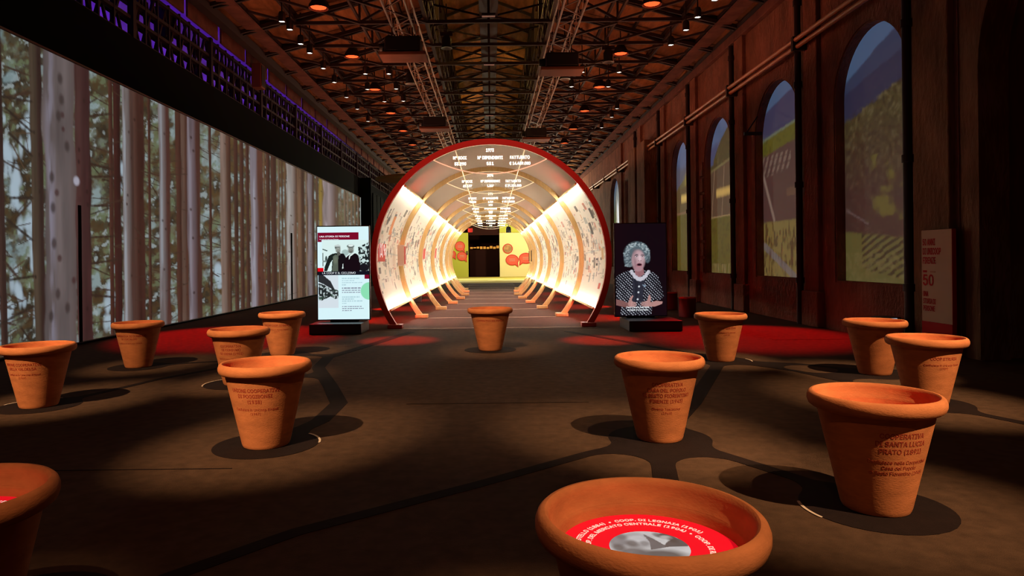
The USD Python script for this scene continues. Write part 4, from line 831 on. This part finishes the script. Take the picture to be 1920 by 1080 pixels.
def woman(c):
    s = 6.752; q = lambda x, y: (x / s - 6, 152 - y / s)
    def E(x, y, rx, ry, col, a=1, soft=.15, rot=0): X, Y = q(x, y); c.ell(X, Y, rx / s, ry / s, col, a, soft, -rot)
    def Po(pts, col, a=1): c.poly([q(*p) for p in pts], col, a)
    n = c.noise(.55, .55, 2, 3); n2 = c.noise(.22, .22, 6)
    c.C[:] = lin((17, 7, 14))
    # cardigan with a small woven pattern
    body = [(48, 540), (90, 500), (180, 462), (245, 450), (460, 455), (520, 480), (590, 540), (640, 700), (655, 790), (600, 830), (520, 830), (490, 1020), (100, 1020), (120, 880), (48, 800)]
    m = shapely.contains_xy(Polygon([q(*p) for p in body]), c.X, c.Y) * 1.0
    c.put(m, (20, 20, 28)); U, V = (c.X + c.Y) / 6.2, (c.X - c.Y) / 6.2
    k = (np.abs((U % 1) - .5) < .16) & (np.abs(((V + .5 * np.floor(U)) % 1) - .5) < .33); c.put(m * k, (172, 178, 190), 1.0)
    for x, y, r in ((60, 600, 40), (640, 760, 50), (585, 620, 40)): E(x, y, r, r * 2.2, (14, 12, 18), .5, .6)
    Po([(262, 545), (420, 545), (410, 640), (390, 760), (395, 850), (250, 850), (258, 700)], (44, 46, 58)); Po([(280, 560), (330, 580), (320, 840), (290, 840)], (34, 36, 48))
    for y in (657, 730, 818): E(341 - (y - 657) * .12, y, 12, 12, (200, 206, 214))
    Po([(375, 632), (430, 640), (420, 672), (395, 650)], (120, 140, 160))
    # neck, collar
    Po([(290, 430), (400, 430), (410, 500), (345, 545), (290, 500)], (150, 104, 110))
    for t in np.linspace(0, 1, 26):
        x = 248 + 215 * t; y = 465 + 100 * math.sin(PI * t) ** .8 + 8 * math.sin(t * 40); E(x, y, 22, 20, (196, 194, 206), .95); 
        if rng.random() < .5: E(x + 6, y + 4, 5, 5, (120, 120, 136))
    E(340, 575, 10, 14, (190, 196, 208))
    # hair behind, head, face
    E(315, 240, 152, 140, (84, 100, 108)); E(200, 310, 48, 92, (80, 92, 100)); E(452, 290, 36, 70, (80, 92, 100)); E(225, 385, 40, 26, (120, 132, 138), .8)
    E(335, 325, 84, 128, (184, 150, 156)); E(335, 420, 58, 46, (170, 130, 138)); E(290, 300, 26, 100, (130, 100, 108), .5, .6); E(350, 280, 46, 40, (206, 178, 184), .6, .6)
    E(312, 268, 24, 10, (92, 66, 76), .8, .4); E(386, 270, 22, 10, (92, 66, 76), .8, .4); E(314, 277, 15, 7, (214, 204, 210)); E(384, 278, 14, 7, (214, 204, 210)); E(316, 277, 7, 7, (34, 26, 34)); E(386, 278, 7, 7, (34, 26, 34))
    Po([(292, 252), (340, 246), (340, 253), (294, 262)], (96, 84, 92)); Po([(366, 246), (410, 254), (408, 262), (366, 253)], (96, 84, 92))
    Po([(345, 270), (362, 270), (376, 326), (356, 338), (334, 328)], (214, 184, 190)); E(340, 330, 8, 5, (110, 72, 84), .8); E(368, 330, 8, 5, (110, 72, 84), .8)
    E(348, 384, 38, 22, (150, 92, 104)); E(348, 382, 28, 14, (36, 14, 22)); E(348, 404, 30, 8, (178, 122, 130), .8); E(296, 372, 10, 40, (140, 104, 112), .5, .5); E(404, 370, 9, 36, (140, 104, 112), .5, .5)
    for _ in range(230):                                       # curls
        t = rng.uniform(PI * -.12, PI * 1.14); r = rng.uniform(.72, 1.08); x = 318 + 150 * r * math.cos(t); y = 258 - 150 * r * math.sin(t)
        if y > 250 and 262 < x < 418: continue
        E(x, y, rng.uniform(8, 16), rng.uniform(6, 12), rng.choice([(150, 166, 172), (112, 130, 138), (70, 84, 94), (176, 188, 192), (52, 64, 74)]), .8, .4)
    for _ in range(50): E(rng.uniform(170, 235), rng.uniform(240, 400), rng.uniform(7, 13), rng.uniform(6, 11), rng.choice([(140, 154, 160), (90, 104, 112), (60, 72, 82)]), .8, .4)
    for _ in range(30): E(rng.uniform(425, 480), rng.uniform(230, 330), rng.uniform(7, 12), rng.uniform(6, 10), rng.choice([(130, 144, 150), (84, 98, 106), (60, 72, 82)]), .8, .4)
    # forearms and hands, fingers apart
    sk, sd = (176, 132, 128), (128, 88, 86)
    Po([(48, 815), (120, 830), (215, 868), (230, 915), (150, 915), (48, 890)], sd); Po([(640, 850), (560, 838), (470, 862), (455, 915), (540, 912), (630, 880)], sk)
    E(232, 872, 34, 40, sk); E(452, 872, 36, 38, sk)
    Po([(208, 850), (222, 800), (255, 765), (268, 775), (250, 815), (244, 855)], sk); Po([(485, 850), (490, 800), (478, 762), (462, 768), (450, 815), (440, 855)], sk)
    for yy, L in ((850, 62), (868, 70), (886, 64), (902, 48)):
        Po([(240, yy - 8), (240 + L, yy + 8), (240 + L, yy + 18), (236, yy + 8)], (188, 146, 142)); Po([(448, yy - 8), (448 - L * 1.3, yy + 4), (448 - L * 1.3, yy + 14), (446, yy + 8)], (188, 146, 142))
    for yy in (862, 880, 896): c.line(q(250, yy), q(296, yy + 10), .7, (110, 74, 74), .7); c.line(q(440, yy), q(372, yy + 6), .7, (110, 74, 74), .7)
    c.put(np.clip((n2 - .6) * 3, 0, 1) * m, (8, 8, 12), .5)
tw, WF = totem('upright black screen totem right of the tunnel showing a woman with curly grey hair', 2.65, 3.74, 14.6, 0.255, 2.225, 2.78, 3.86, 13.82, 14.85, woman, 96, 172)
for s, y in [('Però c\u2019erano tutti belli,', 14.6), ('da piedi a c\u2019era tutto.', 9.8)]:
    X, Z = WF(42, y); m = facing(text(s, 0.034, True), X, -0.003, Z); part(tw, 'subtitle', m, LK + 'screen_lettering')

# ------------------------------------------------------------------ banner, small device, stools
t = thing('standing_banner', 'tall cream banner with red lettering and red foot standing by the right pier', 'banner', None, (6.7, 10.25, 0))
part(t, 'cream_panel', rbox(-.02, .04, -.35, .35, .47, 1.87, .008), M_banner); part(t, 'red_foot', rbox(-.024, .044, -.352, .352, 0.01, .475, .008), M_bred); part(t, 'red_side', box(-.02, .04, -.358, -.351, .47, 1.87), M_bred)
def wall_text(s, h, wx, y, z, bold=True):
    m = text(s, h, bold, 0.003, 'l'); v = m.vertices; k = wx / m.extents[0]
    return trimesh.Trimesh(np.c_[-0.021 - v[:, 2], y - v[:, 0] * k, z + v[:, 1]], m.faces, process=False)
for s, h, w, z in [('50 ANNI', .095, .29, 1.64), ('DI UNICOOP', .095, .42, 1.50), ('FIRENZE', .095, .30, 1.36), ('UNA', .075, .12, .86), ('STORIA DI', .075, .29, .75), ('PERSONE', .075, .27, .64), ('50', .16, .25, 1.03)]:
    part(t, 'lettering', wall_text(s, h, w, .31, z), M_bred)
part(t, 'logo_bar', box(-.024, -.02, .22, .31, 1.225, 1.255), M_bred); part(t, 'logo_bar', box(-.024, -.02, .02, .14, 1.225, 1.245), M_pipe)
t = thing('floor_device', 'small black device with a lit display on the floor beside the banner', 'device', None, (6.52, 11.3, 0))
part(t, 'case', rbox(-.16, .16, -.18, .18, 0.004, .48, .02), M_satin); part(t, 'display', box(-.1, .08, -.186, -.181, .43, .465), mat('device_display', (0, 0, 0), .5, emit=(.5, .75, 1), estr=.8)); part(t, 'vent', box(-.1, .1, -.186, -.181, .1, .2), M_iron)
for x, y, lb in ((4.9, 17.1, 'red round stool on the floor right of the black screen, nearer one'), (5.12, 19.6, 'red round stool on the floor right of the black screen, farther one')):
    t = thing('round_stool', lb, 'stool', None, (x, y, 0)); part(t, 'drum', lathe([(0, .004), (.2, .004), (.21, .03), (.21, .46), (0, .46)], 32), M_stool, smooth=40); part(t, 'seat_pad', lathe([(0, .46), (.205, .46), (.215, .475), (.205, .5), (0, .505)], 32), M_redpaint, smooth=40)

# ------------------------------------------------------------------ terracotta pots
def cone_text(s, h, z, r, bold, ang=0.0):
    m = text(s, h, bold, 0.0025); v = m.vertices; th = -PI / 2 + ang + v[:, 0] * 0.9 / r; zz = z + v[:, 1]; rr = body_r(zz) - 0.0015 + v[:, 2]
    return trimesh.Trimesh(np.c_[rr * np.cos(th), rr * np.sin(th), zz], m.faces, process=False)
def body_r(z): return 0.185 + (0.318 - 0.185) * (z / 0.60)
def arc_text(s, h, r, mid):
    m = text(s, h, True, 0.001); v = m.vertices; th = mid - v[:, 0] / r; R = r + v[:, 1]
    return trimesh.Trimesh(np.c_[R * np.cos(th), R * np.sin(th), v[:, 2]], m.faces, process=False)
RIM = [(0.300, 0.600), (0.318, 0.594), (0.345, 0.594), (0.3600, 0.606), (0.3675, 0.628), (0.3675, 0.648), (0.360, 0.668), (0.348, 0.679), (0.336, 0.680), (0.326, 0.672), (0.3205, 0.655), (0.316, 0.625), (0.300, 0.600)]
OUT = [(0.0, 0.0), (0.172, 0.0), (0.181, 0.004), (0.186, 0.014)] + [(body_r(z), z) for z in np.linspace(0.03, 0.602, 12)] + [(0.3045, 0.604), (0.292, 0.59), (0.250, 0.40), (0.0, 0.40)]
def disc_photo(parent, z):
    rr = np.linspace(0, 0.128, 46); tt = np.linspace(0, 2 * PI, 121); R, T = np.meshgrid(rr, tt); X, Y = R * np.cos(T), R * np.sin(T)
    c = Canvas([0, 1], [0, 1], (232, 232, 234)); c.X, c.Y = X, Y; c.reg = False; c.C = np.empty(X.shape + (3,)); c.C[:] = lin((232, 232, 234)); n = c.noise(30, 30, 2)
    c.ell(-.03, .055, .055, .06, (178, 178, 182), 1, .25); c.ell(-.025, .065, .035, .035, (222, 222, 226), .9, .4); c.ell(-.095, .055, .03, .06, (150, 150, 156), 1, .3); c.poly([(-.0, .11), (.03, .06), (.06, .0), (.0, -.02), (.01, .04)], (110, 110, 116))
    c.ell(.075, .09, .034, .022, (70, 70, 76), 1, .2); c.poly([(.06, .03), (.1, .075), (.126, .05), (.128, 0), (.05, 0)], (86, 86, 92)); c.ell(.07, .075, .02, .016, (200, 198, 200), 1, .3); c.ell(.02, -.07, .08, .05, (60, 60, 66), .9, .3); c.ell(-.06, -.05, .05, .05, (100, 100, 106), .9, .3)
    for a, b, r_, g_ in ((-.05, .03, .02, 96), (-.075, .085, .018, 120), (-.01, .03, .014, 140), (.09, .055, .016, 60), (.045, .1, .012, 130), (-.1, .0, .02, 90)): c.ell(a, b, r_, r_ * 1.3, (g_, g_, g_ + 4), .8, .4)
    c.C *= (.75 + .5 * n)[..., None]; m, col = grid(np.stack([X, Y, np.full_like(X, z)], -1), c.C); return part(parent, 'round_photo', m, M_photo, col=col)
def pot(x, y, s, lab, lines, small, big=0.028, sm=0.0205, z0=0.478, full=False):
    t = thing('terracotta_pot', lab, 'plant pot', 'terracotta pots on the hall floor', (x, y, 0.003))
    sc = lambda m: m.apply_scale(s)
    part(t, 'body', sc(lathe(OUT, 72)), M_terra, smooth=35)
    part(t, 'rim', sc(lathe(RIM, 84)), M_terra, smooth=40)
    d = part(t, 'inner_disc', sc(lathe([(0, 0.555), (0.290, 0.555), (0.290, 0.562), (0, 0.562)], 56)), M_disc)
    z = z0
    for l in lines: part(t, 'lettering', sc(cone_text(l, big, z, body_r(z), True)), M_ink); z -= big * 1.62
    z -= big * 0.55
    for l in small: part(t, 'lettering', sc(cone_text(l, sm, z, body_r(z), False)), M_ink); z -= sm * 1.6
    if full:
        disc_photo(d, 0.5635 * s)
        for tx, h, r, mid in [('DI CASTELLO (1884)  \u2022  COOP. DI LEGNAIA (1901)', .0175, .222, PI * .585), ('COOP. DEL MERCATO CENTRALE (1904)  \u2022  COOP. DI RIFREDI', .0175, .187, PI * .40)]:
            m = arc_text(tx, h, r, mid); m.apply_translation((0, 0, 0.5625)); part(d, 'lettering', m, M_white)
    return t
PL = [('terracotta pot nearest the camera with a red disc and round photo inside', ['COOPERATIVE', 'DI FIRENZE'], ['Confluiscono nella Cooperativa', '(1945)']),
      ('large terracotta pot at right foreground lettered COOPERATIVA DI SANTA LUCIA PRATO', ['COOPERATIVA', 'DI SANTA LUCIA', 'PRATO (1891)'], ['Confluisce nella Cooperativa', 'Casa del Popolo', 'di Sesto Fiorentino (1945)']),
      ('terracotta pot left of centre lettered UNIONE COOPERATIVE DI POGGIBONSI', ['UNIONE COOPERATIVE', 'DI POGGIBONSI', '(1938)'], ['Confluisce in Unicoop Empoli', '(1967)']),
      ('terracotta pot right of centre lettered CASA DEL POPOLO DI SESTO FIORENTINO', ['COOPERATIVA', 'CASA DEL POPOLO', 'DI SESTO FIORENTINO', 'FIRENZE (1945)'], ['Diventa Toscocoop', '(1966)']),
      ('terracotta pot alone in front of the tunnel mouth', ['COOPERATIVA DEL POPOLO'], []),
      ('terracotta pot cut off by the left edge in the left foreground', ['COOPERATIVA', 'DI CONSUMO'], ['(1890)']),
      ('terracotta pot at the left edge in front of the forest projection, lettered DELLA VALDELSA', ['UNIONE COOPERATIVE', 'DELLA VALDELSA'], ['Confluisce in Unicoop Empoli', '(1967)']),
      ('terracotta pot close to the foot of the forest projection, plain dim front', ['COOPERATIVA DI CONSUMO', 'DI CERTALDO'], ['Confluisce in Unicoop (1967)']),
      ('terracotta pot half hidden behind the POGGIBONSI pot', ['COOPERATIVA', 'DI CONSUMO', 'DI SIENA (1901)'], ['Confluisce in Unicoop Empoli']),
      ('terracotta pot on the red-lit floor left of the left screen totem', ['UNIONE COOP. DI EMPOLI'], ['Confluisce in Unicoop Empoli', '(1967)']),
      ('terracotta pot at right in front of the standing banner, half hidden by another pot', ['COOPERATIVA'], []),
      ('terracotta pot at right lettered COOP ETRURIA behind the large foreground pot', ['COOP ETRURIA'], ['Confluisce in Unicoop Firenze', '(1989)']),
      ('terracotta pot on the red-lit floor right of the right screen totem', ['COOPERATIVA'], ['Confluisce in Unicoop', '(1973)'])]
for i, ((x, y, s), (lb, l, sm)) in enumerate(zip(POTS, PL)): pot(x, y, s, lb, l, sm, full=(i in (0, 5)))
